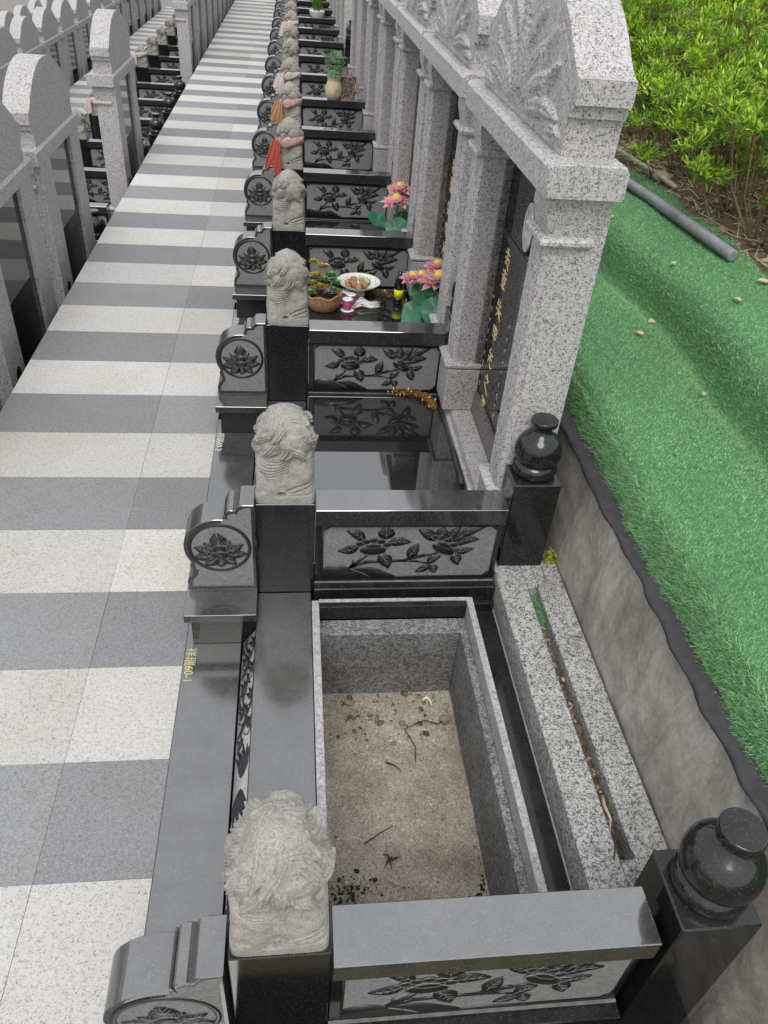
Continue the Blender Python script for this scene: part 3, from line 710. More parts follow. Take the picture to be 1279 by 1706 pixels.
for k, y_ in enumerate(Y0[:-1]):
    sc = (Y0[k+1]-y_)/1.13
    near = (GN[k] if k in GN else f'{ORD[k]} grave of the right row')
    place('div', used, {0: 'nearest black divider wall with blue-grey coping at the bottom of the picture', 1: 'black divider wall with carved flowers between the open pit and the bare slab', 2: 'black divider wall with carved flowers between the bare slab and the offerings'}.get(k, f'black divider wall with carved flowers before the {near}'), (0, y_, 0), 'divider walls of the right grave row')
    place('pil', used, {0: 'nearest black pillar under the largest stone lion', 1: 'tall black pillar at the back left corner of the open pit', 2: 'black pillar beside the bare slab, carrying the succulents side lion'}.get(k, f'square black pillar before the {near}'), (0, y_, 0), 'black gate pillars of the right grave row')
    o = place('lion', used, LION.get(k, f'weathered stone lion on the pillar before the {near}'), (-.0245, y_+.092, .4185), 'stone lions of the right grave row', rz=random.uniform(-.02, .02))
    o.scale = (.97, .97, .85) if k == 0 else (1, 1, random.uniform(.90, .94))
    if k % 2 == 0 and k: o.rotation_euler[2] += .06
    place('drum', used, {0: 'nearest black drum stone with lotus at the bottom left of its pillar', 1: 'black drum stone with lotus roundel beside the gold lettered slab', 2: 'black drum stone with lotus roundel beside the bare slab grave'}.get(k, f'black drum stone with lotus roundel before the {near}'), (0, y_, 0), 'drum stones of the right grave row')
    place('rear', used, {0: 'largest black granite urn post at the bottom right corner', 1: 'black granite urn post beside the first tall granite column', }.get(k, f'black granite urn post behind the {near}'), (0, y_+(0 if k == 0 else .055), 0), 'urn posts of the right grave row')
    if k in VAC:
        place('open', used, 'open empty grave pit with granite rim and sandy bottom' if k == 0 else 'empty unbuilt grave between two headstones far along the right row', (0, y_, 0), 'grave bases of the right row')
    else:
        place('closed', used, {1: 'grave base with bare mirror black cover slab and gold tinsel on it', 2: 'grave base whose black cover slab carries bowl, basket and candles'}.get(k, f'black grave base of the {near}'), (0, y_, 0), 'grave bases of the right row', (1, sc, 1))
        place('head', used, {1: 'nearest pale granite headstone with big carved pediment and gilded black tablet', 2: 'granite headstone behind the bowl and basket offerings'}.get(k, f'pale granite headstone of the {near}'), (0, y_+.0, 0), 'headstones of the right row', (1, 1.0 if k < 3 else sc, 1))
# unseen earth strip added so the nearest pillar and drum stone reflect olive
struct(bx('unseen_earth', -.3115, .802, -3, .372, -.4, -.004, M_earth, bev=0))

# slotted headstone foot of the empty graves
def mk_foot(y_, label):
    t = thing('headstone_footing', label, 'granite block', (0, y_, 0), 'headstone footings of empty graves')
    y1 = 1.225; s0, s1, a, b = .690, .722, .27, 1.10
    bx('front_block', .605, s0, .10, y1, -.05, .150, M_grey, t, .003)
    bx('rear_block', s1, .806, .10, .72, -.05, .150, M_grey, t, .003)
    bx('rear_block', s1, .806, .7212, y1, -.05, .1495, M_grey, t, .003)
    bx('end_block', s0+.0003, s1-.0003, .10, a, -.05, .1497, M_grey, t, 0)
    bx('end_block', s0+.0003, s1-.0003, b, y1, -.05, .1497, M_grey, t, 0)
    bx('slot_floor', s0+.0003, s1-.0003, a, b, -.05, .105, M_soil, t, 0)
    bm = bmesh.new(); box(bm, .6035, .6045, .10, 1.117, .03, .046, 0); meshobj('mortar_joint', bm, M_whitep, t)
    return t
mk_foot(.493, 'speckled grey granite footing with a debris filled slot beside the open pit')
mk_foot(Y0[8], 'grey granite footing of the unbuilt grave far along the right row')

# ------------------------------------------------------------------ lower rows to the left
def row(i, ys, vac, x, z, nm, start=0):
    for k, y_ in enumerate(ys):
        L_ = f'{ORD[min(k, 21)]} grave of the {nm}'
        sc = (1, .915, 1)
        copy_tree(P_div, f'black divider wall before the {L_}', (x, y_, z), None, f'divider walls of the {nm}', skip=())
        copy_tree(P_pil, f'black pillar before the {L_}', (x, y_, z), None, f'black pillars of the {nm}')
        o = P_lion.copy(); C.objects.link(o); o.location = (x-.0245, y_+.092, z+.4185); o['label'] = f'stone lion on the pillar before the {L_}'; o['group'] = f'stone lions of the {nm}'; o.rotation_euler = (0, 0, random.uniform(-.05, .05))
        copy_tree(P_rear, f'black urn post at the rear corner of the {L_}', (x, y_+.19, z), None, f'urn posts of the {nm}')
        if i == 1: copy_tree(P_drum, f'black drum stone before the {L_}', (x, y_, z), None, f'drum stones of the {nm}')
        copy_tree(P_closed, f'black grave base of the {L_}', (x, y_, z), sc, f'grave bases of the {nm}')
        if k not in vac: copy_tree(P_head, f'pale granite headstone of the {L_}', (x, y_, z), sc, f'headstones of the {nm}')
yL1 = [2.07, 3.10, 4.14, 5.19, 6.24, 7.20, 8.18, 9.20, 10.20]+[11.17+1.04*i for i in range(14)]
row(1, yL1, {3, 5, 6, 7, 8}, -2.03, -.66, 'first lower row')
yL2 = [4.9+1.04*i for i in range(18)]
row(2, yL2, {}, -4.06, -1.32, 'second lower row')
yL3 = [11+1.04*i for i in range(12)]
row(3, yL3, {4, 5}, -6.09, -1.98, 'third lower row')

# lettering on the front slabs
for k, s_ in ((0, '祥瑞60-1'), (1, '祥瑞60-2'), (2, '祥瑞60-3'), (3, '祥瑞60-4')):
    base = [o for o in bpy.data.objects if o.get('category') == 'grave' and abs(o.location.y-Y0[k]) < 1e-4 and abs(o.location.x) < .01][0]
    fs = [c for c in bpy.data.objects if c.parent == base and c.name.startswith('front_slab')][0]
    o = text_mesh(s_, .034, 'lettering', M_yel if k == 0 else M_whitep, fs)
    o.location = (-.305, 1.025, .0045); o.rotation_euler = (0, 0, -math.pi/2)
    if k == 0: o.scale = (.97, 1, 1)

# ------------------------------------------------------------------ pit contents
def grid(name, xs, ys, zf, mat, parent=None, smooth=True):
    V = [(x, y_, zf(x, y_)) for x in xs for y_ in ys]; nx, ny = len(xs), len(ys)
    idx = np.arange(nx*ny).reshape(nx, ny)
    F_ = np.stack([idx[:-1, :-1], idx[1:, :-1], idx[1:, 1:], idx[:-1, 1:]], -1).reshape(-1, 4)
    return npobj(name, V, F_, mat, parent, smooth)
fbm = lambda x, y_, s_, o_=4: mn.fractal(Vector((x*s_, y_*s_, 3.3)), .8, 2.1, o_)
def sandz(x, y_):
    h = -.226+.006*fbm(x, y_, 7)+.0022*fbm(x, y_, 60)
    h += .022*max(0, 1-math.hypot(x-.13, y_-.93)/.10)
    return h
sand = grid('sand', np.linspace(.071, .4866, 150), np.linspace(.59, 1.522, 300), sandz, M_sand); struct(sand); sand.name = 'pit_soil'
def pebbles(name, n_, xr, yr, zf, sz, mat, parent=None):
    V = []; F_ = []
    ico = [(0, 0, 1), (.9, 0, .4), (.28, .85, .4), (-.72, .53, .4), (-.72, -.53, .4), (.28, -.85, .4), (.72, .53, -.4), (-.28, .85, -.4), (-.9, 0, -.4), (-.28, -.85, -.4), (.72, -.53, -.4), (0, 0, -1)]
    fc = [(0, 1, 2), (0, 2, 3), (0, 3, 4), (0, 4, 5), (0, 5, 1), (1, 6, 2), (2, 7, 3), (3, 8, 4), (4, 9, 5), (5, 10, 1), (2, 6, 7), (3, 7, 8), (4, 8, 9), (5, 9, 10), (1, 10, 6), (11, 7, 6), (11, 8, 7), (11, 9, 8), (11, 10, 9), (11, 6, 10)]
    for _ in range(n_):
        x, y_ = random.uniform(*xr), random.uniform(*yr); s_ = sz*random.lognormvariate(0, .5); n0 = len(V)
        a = random.uniform(0, 6.28); sx, sy, szz = s_*random.uniform(.7, 1.3), s_*random.uniform(.7, 1.3), s_*random.uniform(.4, .8)
        z = zf(x, y_)
        for p in ico:
            px, py = p[0]*sx*random.uniform(.8, 1.2), p[1]*sy*random.uniform(.8, 1.2)
            V.append((x+px*math.cos(a)-py*math.sin(a), y_+px*math.sin(a)+py*math.cos(a), z+p[2]*szz+szz*.4))
        F_ += [tuple(i+n0 for i in q) for q in fc]
    return npobj(name, V, F_, mat, parent)
M_peb = leafmat('pebble', [(.14, .115, .08), (.26, .22, .17), (.36, .32, .26), (.52, .48, .42)], .95, 0)
stuff(pebbles('gravel', 5200, (.075, .483), (.6, 1.518), sandz, .0012, M_peb))
M_clod = leafmat('soil_clod', [(.06, .045, .03), (.15, .115, .08), (.28, .22, .16), (.42, .36, .28)], 1, 0)
stuff(pebbles('soil_clods', 160, (.08, .47), (1.33, 1.515), sandz, .0045, M_clod))
M_dk = plain('dark_litter', (.03, .025, .018), .95, .5, 60)
_u = random.uniform
def gpeb(n_, cx0, cy0, sx, sy, sz, mat):
    random.uniform = lambda a, b: (min(.48, max(.076, random.gauss(cx0, sx))) if (a, b) == (-1, 1) else min(1.5, max(.6, random.gauss(cy0, sy))) if (a, b) == (-2, 2) else _u(a, b))
    o = pebbles('dark_litter', n_, (-1, 1), (-2, 2), sandz, sz, mat); random.uniform = _u; return stuff(o)
gpeb(120, .110, .90, .03, .016, .0022, M_dk); gpeb(50, .19, .91, .05, .015, .002, M_dk); gpeb(45, .475, .90, .008, .05, .0025, M_dk)
def mtube(name, pts, r_, mat, label, cat, seg=6, r1=None, group=None):
    bm = bmesh.new(); tube(bm, pts, r_, r1, seg); return tag(meshobj(name, bm, mat, None, True), label, cat, group)
zs_ = -.215
mtube('twig', [(.455, 1.40, zs_+.01), (.43, 1.385, zs_+.004), (.39, 1.40, zs_+.004), (.325, 1.372, zs_+.003), (.35, 1.31, zs_+.006), (.345, 1.262, zs_+.002)], .0022, M_twig, 'long bent dark twig on the sand of the open pit', 'twig', r1=.0014)
mtube('twig', [(.18, 1.022, zs_+.003), (.22, 1.045, zs_+.008), (.258, 1.064, zs_+.01)], .0018, M_twig, 'short straight twig near the front of the open pit', 'twig', r1=.0012)
mtube('twig', [(.26, 1.262, zs_+.002), (.28, 1.245, zs_+.012), (.3, 1.232, zs_+.003)], .003, M_twig, 'small curled dark twig at the middle of the pit', 'twig', r1=.001)
mtube('twig', [(.23, .925, zs_), (.25, .915, zs_+.004), (.27, .905, zs_+.002)], .002, M_straw, 'pale straw bit at the front edge of the pit', 'straw')
mtube('shell_scrap', [(.395, 1.478, zs_), (.408, 1.482, zs_+.008), (.418, 1.468, zs_+.004), (.42, 1.455, zs_)], .005, M_white, 'white curled scrap at the far end of the pit', 'scrap', r1=.002)
def rock(name, x, y_, z, s_, mat, label, cat):
    bm = bmesh.new(); bmesh.ops.create_icosphere(bm, subdivisions=3, radius=1)
    for v in bm.verts:
        k = 1+.35*mn.noise(v.co*1.7+Vector((x*90, y_*70, 0))); v.co = Vector((v.co.x*s_[0]*k+x, v.co.y*s_[1]*k+y_, v.co.z*s_[2]*k+z))
    return tag(meshobj(name, bm, mat), label, cat)
rock('stone', .247, .995, zs_+.004, (.014, .017, .010), M_peb, 'grey stone beside dark litter near the pit front', 'stone')
rock('stone', .452, 1.402, zs_+.006, (.018, .014, .009), M_clod, 'brown earth lump by the long twig', 'stone')
rock('stone', .165, 1.475, zs_+.004, (.014, .010, .008), M_clod, 'small brown clod at the back left of the pit', 'stone')
t_ = thing('dead_leaves', 'clump of black dead leaves near the pit front', 'leaves', (.245, .975, zs_))
for i in range(5):
    a = i*1.1+.4*(i % 2); bm = bmesh.new(); tube(bm, [(0, 0, .003), (.012*math.cos(a), .012*math.sin(a), .012), (.028*math.cos(a+.3), .026*math.sin(a+.3), .003)], .0035, .0008, 5); meshobj('leaf', bm, M_twig, t_)
# slot debris
stuff(pebbles('slot_debris', 260, (.692, .720), (.77, 1.58), lambda x, y_: .105, .0035, M_clod))
stuff(pebbles('slot_debris', 30, (.692, .720), (.77, 1.50), lambda x, y_: .109, .003, M_straw))
mtube('dry_leaf', [(.712, .93, .118), (.704, .90, .130), (.71, .87, .126), (.702, .845, .118)], .006, M_straw, 'pale curled dry leaf in the footing slot', 'leaf', r1=.002)
V = []; rg_ = random.Random(4)
for i in range(2600):
    x, y_ = rg_.uniform(.6925, .7195), rg_.uniform(1.475, 1.588); a = rg_.uniform(0, 6.28); V += [(x-.0011*math.cos(a), y_-.0011*math.sin(a), .118), (x+.0011*math.cos(a), y_+.0011*math.sin(a), .118), (x+.005*math.sin(a), y_+.005*math.cos(a), .118+rg_.uniform(.006, .012))]
o = npobj('turf_scrap', V, np.arange(len(V)).reshape(-1, 3), M_blade); tag(o, 'narrow strip of green turf tucked in the far end of the footing slot', 'turf scrap')
bx('backing', .6915, .7205, 1.473, 1.590, .1055, .1185, M_turfbase, o, 0)
cl = thing('dry_root', 'brown forked dry root at the near end of the footing slot', 'root', (.7, .80, .150))
for a in (-.5, 0, .45):
    bm = bmesh.new(); tube(bm, [(.004, .03, .002), (a*.02, 0, .008), (a*.05, -.035, .003)], .0032, .0012, 5); meshobj('prong', bm, M_twig, cl)

# ------------------------------------------------------------------ retaining wall, cloth, turf, garden
def wallx(z): return .812+.02*(z-.15)
struct_w = grid('retaining_wall', np.linspace(0, 1, 40), np.linspace(-1.2, 22, 900), lambda x, y_: 0, M_conc)
me = struct_w.data
co = np.zeros(len(me.vertices)*3); me.vertices.foreach_get('co', co); co = co.reshape(-1, 3)
for q in co:
    z = -.05+q[0]*(.518+.002*math.sin(q[1]*6)+.006*mn.noise(Vector((q[1]*8, 0, 0)))); yy = q[1]
    q[0] = .808+.034*q[0]**2+.006*mn.noise(Vector((1, yy*3, z*4)))+.004*mn.noise(Vector((4, yy*20, z*20))); q[2] = z
me.vertices.foreach_set('co', co.ravel().astype(np.float32)); me.update(); struct_w['kind'] = 'structure'
struct(bx('wall_core', .845, .93, -1.2, 22, -.3, .40, M_conc, bev=0))
def edgex(y_): return .868+.007*math.sin(y_*3.1+1)+.004*math.sin(y_*11+2)+.003*math.sin(y_*29)
def turfz(x, y_):
    e = edgex(y_); d = x-e
    K = [(-.004, .462), (.004, .492), (.011, .525), (.020, .557), (.032, .583), (.05, .595), (.12, .597), (.25, .60), (.36, .594), (.40, .580), (.418, .585), (.435, .620), (.452, .675), (.475, .712), (.51, .730), (.66, .738), (.8, .75), (.95, .765), (1.2, .78)]
    wob = .03*math.sin(y_*1.9+.5)+.02*math.sin(y_*4.3)
    d2 = d+wob*(1 if d > .25 else max(0, d)/.25)
    z = K[0][1]
    for a, b in zip(K, K[1:]):
        if a[0] <= d2 <= b[0]:
            q = (d2-a[0])/(b[0]-a[0]); z = a[1]+(b[1]-a[1])*q; break
    else:
        if d2 > K[-1][0]: z = K[-1][1]
    z += .010*mn.noise(Vector((x*5, y_*4, 0)))*min(1, max(0, d/.1))+.018*mn.noise(Vector((x*2, y_*1.2, 8)))*min(1, max(0, d/.3))
    # a second soft fold
    fx = 1.06+.10*(y_-3.0)
    if y_ > 2.3: z -= .028*math.exp(-((x-fx)/.035)**2)*min(1, (y_-2.3)/.6)
    return z
def outer(y_): return 1.735+.03*math.sin(y_*2.2)+.015*math.sin(y_*7)
ys_t = np.concatenate([np.arange(-.6, 6, .018), np.arange(6, 22, .1)])
Vt = []; NX = 90
for y_ in ys_t:
    e, o_ = edgex(y_), outer(y_)
    for i in range(NX):
        q = i/(NX-1); x = e+(o_-e)*(q**1.35); Vt.append((x, y_, turfz(x, y_)))
idx = np.arange(len(Vt)).reshape(len(ys_t), NX)
turf = npobj('artificial_turf', Vt, np.stack([idx[:-1, :-1], idx[:-1, 1:], idx[1:, 1:], idx[1:, :-1]], -1).reshape(-1, 4), M_turfbase, None, True)
tag(turf, 'green artificial turf sheet draped over the stepped bank right of the wall', 'turf')
# blades
def blades(n_, ylo, yhi, L, w, pexp=1.0, qmax=1.0, qmin=0.0):
    yy = ylo+(yhi-ylo)*rng.random(n_)**pexp; qq = rng.random(n_)**(1.25 if qmax == 1 else 1)*(qmax-qmin)+qmin
    V = np.zeros((n_, 3, 3), dtype=np.float32)
    for i in range(n_):
        y_ = yy[i]; e, o_ = edgex(y_), outer(y_); x = e+(o_-e)*qq[i]-.001
        z = turfz(x, y_); dzx = (turfz(x+.004, y_)-z)/.004
        n_v = np.array((-dzx, 0, 1.)); n_v /= np.linalg.norm(n_v)
        a = rng.random()*6.283; l_ = L*(.7+.6*rng.random())
        lean = .9*np.array((math.cos(a), math.sin(a), 0)); tip = n_v+lean+np.array((-.08, -.05, -.05)); tip *= l_/np.linalg.norm(tip)
        sd_ = np.array((-math.sin(a*1.7), math.cos(a*1.7), 0))*w
        V[i, 0] = (x-sd_[0], y_-sd_[1], z-.002); V[i, 1] = (x+sd_[0], y_+sd_[1], z-.002); V[i, 2] = (x+tip[0], y_+tip[1], z+tip[2])
    return V.reshape(-1, 3), np.arange(n_*3).reshape(-1, 3)
V1, F1 = blades(230000, .45, 4.6, .0085, .0011, 1.3); 
npobj('turf_pile', V1, F1, M_blade, turf)['kind'] = 'stuff'
V1, F1 = blades(60000, .9, 4.6, .0085, .0011, 1.2, .60, .40); npobj('turf_pile', V1, F1, M_blade, turf)['kind'] = 'stuff'
V1, F1 = blades(34000, .45, 3.2, .015, .0011, 1.2, .036); npobj('turf_pile', V1, F1, M_blade, turf)['kind'] = 'stuff'
V1, F1 = blades(26000, -.58, .47, .0095, .0018, 1); npobj('turf_pile', V1, F1, M_blade, turf)['kind'] = 'stuff'
V1, F1 = blades(16000, 4.5, 10, .016, .0035, 1.2); npobj('turf_pile', V1, F1, M_blade, turf)['kind'] = 'stuff'
# black cloth strip under the turf edge
Vc = []; NY = 700
for j in range(NY):
    y_ = -.6+j*.011; e = edgex(y_)
    low = .470-.007*mn.noise(Vector((y_*4, 1, 1)))-.007*mn.noise(Vector((y_*17, 1, 1)))-.004*mn.noise(Vector((y_*60, 1, 1)))
    for i in range(7):
        q = i/6; xx = .828+.003*math.sin(y_*11)-.002*math.sin(y_*37)+(e+.010-.828)*max(0, q-.35)/.65; Vc.append((xx+.002*math.sin(y_*40+i), y_, low+(.494-low)*q))
idx = np.arange(len(Vc)).reshape(NY, 7)
cloth = npobj('ground_cloth', Vc, np.stack([idx[:-1, :-1], idx[:-1, 1:], idx[1:, 1:], idx[1:, :-1]], -1).reshape(-1, 4), M_fabric, None, True)
md = cloth.modifiers.new('thick', 'SOLIDIFY'); md.thickness = .002
tag(cloth, 'black woven ground cloth hanging below the turf edge on the wall', 'cloth')
# soil bed
def soilz(x, y_):
    q = min(1, max(0, (x-1.66)/.15))
    return .742+.03*q+.035*fbm(x, y_, 2.2)*q+.012*fbm(x, y_, 14, 5)*q+.04*max(0, x-2.5)
xs_s = np.concatenate([np.arange(1.64, 3.2, .02), np.arange(3.2, 14, .12)]); ys_s = np.concatenate([np.arange(-3, 1.2, .1), np.arange(1.2, 6, .02), np.arange(6, 30, .15)])
grid('garden_soil', xs_s, ys_s, soilz, M_soil)['kind'] = 'structure'
struct(bx('hillside', 1.5, 60, -40, 120, -3, .70, M_soil, bev=0))
stuff(pebbles('soil_clods', 2600, (1.74, 3.1), (1.9, 5), soilz, .010, M_clod))
def strawz(n_, xr, yr, zf, L):
    bm = bmesh.new()
    for _ in range(n_):
        x, y_ = random.uniform(*xr), random.uniform(*yr); z = zf(x, y_); a = random.uniform(0, 3.14); l_ = L*random.uniform(.4, 1.3)
        dx, dy = math.cos(a)*l_/2, math.sin(a)*l_/2
        tube(bm, [(x-dx, y_-dy, z+.004), (x, y_, z+.012), (x+dx, y_+dy, z+.005+random.uniform(0, .02))], random.uniform(.0012, .003), .001, 3)
    return bm
stuff(meshobj('straw_litter', strawz(1700, (1.72, 3.0), (2.0, 5.2), soilz, .09), M_straw)); stuff(meshobj('twig_litter', strawz(300, (1.72, 2.9), (2.0, 4.8), soilz, .14), M_twig))
# pipe, wood strip, scraps on turf
def lay(x, y_, dz=.0): return turfz(x, y_)+dz
p0, p1 = Vector((1.55, 3.72, .775)), Vector((1.640, 2.72, .772))
pr = thing('plastic_pipe', 'dark grey plastic pipe lying along the top of the green turf', 'pipe')
bm = bmesh.new(); d = (p0-p1).normalized(); a = d.orthogonal().normalized(); b = d.cross(a); seg = 28; RR = []
for rad, p in ((.021, p0), (.0235, p0*.5+p1*.5+Vector((.004, 0, .001))), (.022, p1), (.020, p1-d*.003), (.012, p1-d*.002)): RR.append([bm.verts.new(p+rad*(math.cos(2*math.pi*i/seg)*a+math.sin(2*math.pi*i/seg)*b)) for i in range(seg)])
for A, B in zip(RR, RR[1:]):
    for i in range(seg): bm.faces.new((A[i], A[(i+1) % seg], B[(i+1) % seg], B[i]))
bm.faces.new(RR[-1])
meshobj('tube', bm, M_pipe, pr, True)
mtube('wood_strip', [(1.70, 4.25, .79), (1.735, 3.75, .795), (1.75, 3.55, .79)], .012, M_wood, 'pale wooden strip along the outer edge of the turf by the soil', 'wood strip', 6)
scr = [(1.30, 2.52, .03, .3), (1.50, 2.36, .025, .9), (1.66, 2.5, .03, 1.8), (1.42, 2.72, .022, .2), (1.53, 2.12, .02, 2.2), (1.2, 2.38, .025, 1.2), (1.26, 1.98, .018, .5), (1.34, 3.25, .03, 2.9)]
for i, (x, y_, s_, a) in enumerate(scr):
    x = min(x, 1.68); bm = bmesh.new(); z = lay(x, y_, .012)
    prism(bm, [(x+s_*math.cos(a+t)*(1 if k % 2 else .35), y_+s_*.6*math.sin(a+t)) for k, t in enumerate((0, 1.2, 2.5, 3.6, 5))], z, z+.004, 'z')
    tag(meshobj('dry_leaf', bm, M_straw), 'small pale dry leaf scrap on the green turf', 'leaf', 'dry leaf scraps on the turf')

def leafcloud(base, tip, width, mat, name, parent, mats=None, mi=None, fold=.25):
    """base, tip arrays (n,3): folded lance leaves, 4 verts, 2 tris"""
    n_ = len(base); d = tip-base; up = np.array((0, 0, 1.)); sd_ = np.cross(d, up); l_ = np.linalg.norm(sd_, axis=1, keepdims=True); sd_ = sd_/np.maximum(l_, 1e-6)
    mid = base+d*.45; nrm = np.cross(sd_, d); nrm /= np.maximum(np.linalg.norm(nrm, axis=1, keepdims=True), 1e-6)
    w = np.asarray(width).reshape(-1, 1)
    V = np.stack([base, mid+sd_*w+nrm*w*fold, tip-nrm*w*.3, mid-sd_*w+nrm*w*fold], 1).reshape(-1, 3)
    i = np.arange(n_)*4; F_ = np.concatenate([np.stack([i, i+1, i+2], 1), np.stack([i, i+2, i+3], 1)])
    return npobj(name, V, F_, mats or mat, parent)
def mk_shrub(seed, mat, R_=.24, Hh=.42, clumps=15, leaf=.038, lw=.0060, per=62):
    rd = np.random.default_rng(seed); t = thing('garden_shrub', '', 'shrub'); B, T_ = [], []
    bm = bmesh.new()
    for i in range(clumps):
        a = i*2.4+rd.random(); r_ = R_*math.sqrt((i+.5)/clumps); h = Hh*(1-.55*(r_/R_)**2)*(.42+.72*rd.random()**.7)
        top = np.array((r_*math.cos(a), r_*math.sin(a), h)); foot = np.array((r_*.2*math.cos(a), r_*.2*math.sin(a), 0))
        midp = foot*.4+top*.6+np.array((0, 0, -.06)); tube(bm, [foot, midp, top], .004, .0015, 4)
        cr_ = .055+.035*rd.random()
        for k in range(12):      # shoots inside one rounded clump
            v = rd.normal(0, 1, 3); v[2] = abs(v[2])*1.2+.1; v /= np.linalg.norm(v); tipc = top+v*cr_*np.array((1.15, 1.15, .8)); 
            tube(bm, [top-np.array((0, 0, .03)), tipc], .0012, .0008, 3)
            for q in range(int(per/12)+2):
                s_ = rd.random(); pos = top*(1-s_)+tipc*s_+rd.normal(0, .004, 3); dr = v*(.55+.5*s_)+rd.normal(0, .48, 3); dr[2] += .15; dr /= np.linalg.norm(dr)
                B.append(pos); T_.append(pos+dr*leaf*(.6+.7*rd.random()))
    leafcloud(np.array(B), np.array(T_), np.full(len(B), lw), mat, 'crown', t)
    meshobj('stem', bm, M_stem, t)
    return t
shr = [mk_shrub(1, M_leafA), mk_shrub(2, M_leafA, .28, .48, 20), mk_shrub(3, M_leafA, .19, .34, 11), mk_shrub(4, M_leafB, .22, .38, 14), mk_shrub(5, M_leafC, .18, .6, 16, .03, .004, 90)]
def px(x, y_, z):
    v = M.inverted() @ Vector((x, y_, z)); return (639.5+FPX*v.x/-v.z, 853-FPX*v.y/-v.z)
labs = ['bright yellow-green rounded shrub in the garden bed', 'large bright green bushy shrub in the garden bed', 'small bright green shrub in the garden bed', 'darker green shrub in the garden bed', 'grey-green wispy plant at the back of the garden bed']
usedS = set(); pts_s = []
y_ = 2.8
while y_ < 20:
    stp = .235+.045*(y_-2.8); x = 1.95
    while x < 12:
        xx, yy = x+random.uniform(-.3, .3)*stp, y_+random.uniform(-.3, .3)*stp; x += stp*1.08
        p = px(xx, yy, 1.0)
        if p[0] < 930 or p[0] > 1720 or p[1] < -110: continue
        if yy < 3.3+.25*math.sin(xx*6) and random.random() < .5: continue
        pts_s.append((xx, yy, stp))
    y_ += stp
for xx, yy, stp in pts_s:
    far = yy > 6.5 and xx > 3.4
    k = random.choices(range(5), (5, 5, 3, 1.6, .2) if not far else (2, 2, .5, 2, 2.5))[0]
    s_ = random.uniform(.85, 1.15)*max(1.05, stp/.30)
    loc = (xx, yy, soilz(xx, yy)-.01)
    if k not in usedS: usedS.add(k); o = shr[k]; o.location = loc; o['label'] = labs[k]
    else: o = copy_tree(shr[k], labs[k], loc)
    o.scale = (s_, s_, s_*random.uniform(.8, 1.15)); o.rotation_euler = (random.uniform(-.12, .12), random.uniform(-.12, .12), random.uniform(0, 6.28)); o['group'] = labs[k].replace('shrub', 'shrubs').replace('plant', 'plants')
print('shrubs', len(pts_s))
for k in range(5):
    if k not in usedS: shr[k].location = (3, 6, soilz(3, 6)); shr[k]['label'] = labs[k]
# tall lance-leaved weed
def weed(x, y_, h, label, n_=34, L=.075):
    t = thing('tall_weed', label, 'weed', (x, y_, soilz(x, y_))); bm = bmesh.new(); tube(bm, [(0, 0, 0), (.02, 0, h*.5), (.03, -.01, h)], .004, .0015, 5); meshobj('stem', bm, M_gstem, t)
    B, T_ = [], []
    for k in range(n_):
        q = .25+.75*k/n_; a = k*2.4; B.append((.03*q, 0, h*q)); T_.append((.03*q+math.cos(a)*L*.75, math.sin(a)*L*.75, h*q+L*.65))
    leafcloud(np.array(B), np.array(T_), np.full(n_, .0065), M_leafA, 'foliage', t)
weed(1.93, 3.75, .55, 'tall slender weed with lance leaves in front of the shrubs')
weed(2.05, 3.1, .16, 'small leafy weed sprouting from the bare soil', 16, .06)
weed(1.86, 4.2, .14, 'little green weed sprout at the soil edge', 14, .05)
weed(2.3, 2.95, .2, 'small weed tuft below the right hand shrub', 16, .06)
# pink blossom far
t_ = thing('pink_flower', 'small pink blossom among the grey-green plants', 'flower', (4.3, 6.9, 1.35))
for i in range(6):
    bm = bmesh.new(); bmesh.ops.create_icosphere(bm, subdivisions=2, radius=.02)
    for v in bm.verts: v.co += Vector((.03*math.cos(i*1.05), .03*math.sin(i*1.05), .01*(i % 2)))
    meshobj('petal', bm, plain('pale_pink', (.8, .45, .6)) if i == 0 else bpy.data.materials['pale_pink'], t_)
bm = bmesh.new(); tube(bm, [(0, 0, 0), (0, 0, -.55)], .003, .003, 4); meshobj('stem', bm, M_gstem, t_)
# moss weed at footing corner
B, T_ = [], []
rd = np.random.default_rng(5)
for i in range(130):
    p = np.array((.785+rd.normal(0, .012), 1.722+rd.normal(0, .014), .150+abs(rd.normal(0, .006)))); B.append(p); T_.append(p+np.array((rd.normal(0, .006), rd.normal(0, .006), .010)))
o = leafcloud(np.array(B), np.array(T_), np.full(130, .003), leafmat('moss_leaf', [(.2, .25, .02), (.4, .4, .05), (.5, .5, .1)]), 'moss_tuft', None); tag(o, 'little yellow-green moss tuft at the footing corner under the urn post', 'moss')

# ------------------------------------------------------------------ offerings
ZL = .129
M_pot = plain('brown_wicker', (.33, .17, .09), .6, .4, 90, .6)
M_cer = plain('white_ceramic', (.78, .77, .73), .15, .03)
M_nut = plain('walnut_shell', (.36, .19, .1), .6, .4, 60, .6, bd=.002)
M_cup = plain('magenta_glass', (.5, .08, .25), .2, .25, 30)
M_pink = leafmat('pink_petal', [(.98, .4, .47), (1, .68, .72), (1, .93, .94)], .5, .35)
M_lot = leafmat('lotus_leaf', [(.03, .17, .09), (.04, .2, .11)], .4, .15)
M_yc = plain('yellow_stamen', (.85, .55, .05), .6)
M_red = plain('red_cloth', (.38, .07, .05), .85, .2, 30, .2)
M_pinkc = plain('faded_pink_cloth', (.5, .3, .27), .9, .25, 25, .2)
M_pale = plain('pale_pink_cloth', (.55, .47, .44), .9, .2, 25, .2)
bk = thing('succulent_basket', 'brown wicker style bowl planted with yellow and green succulents', 'planter', (.145, 3.61, ZL))
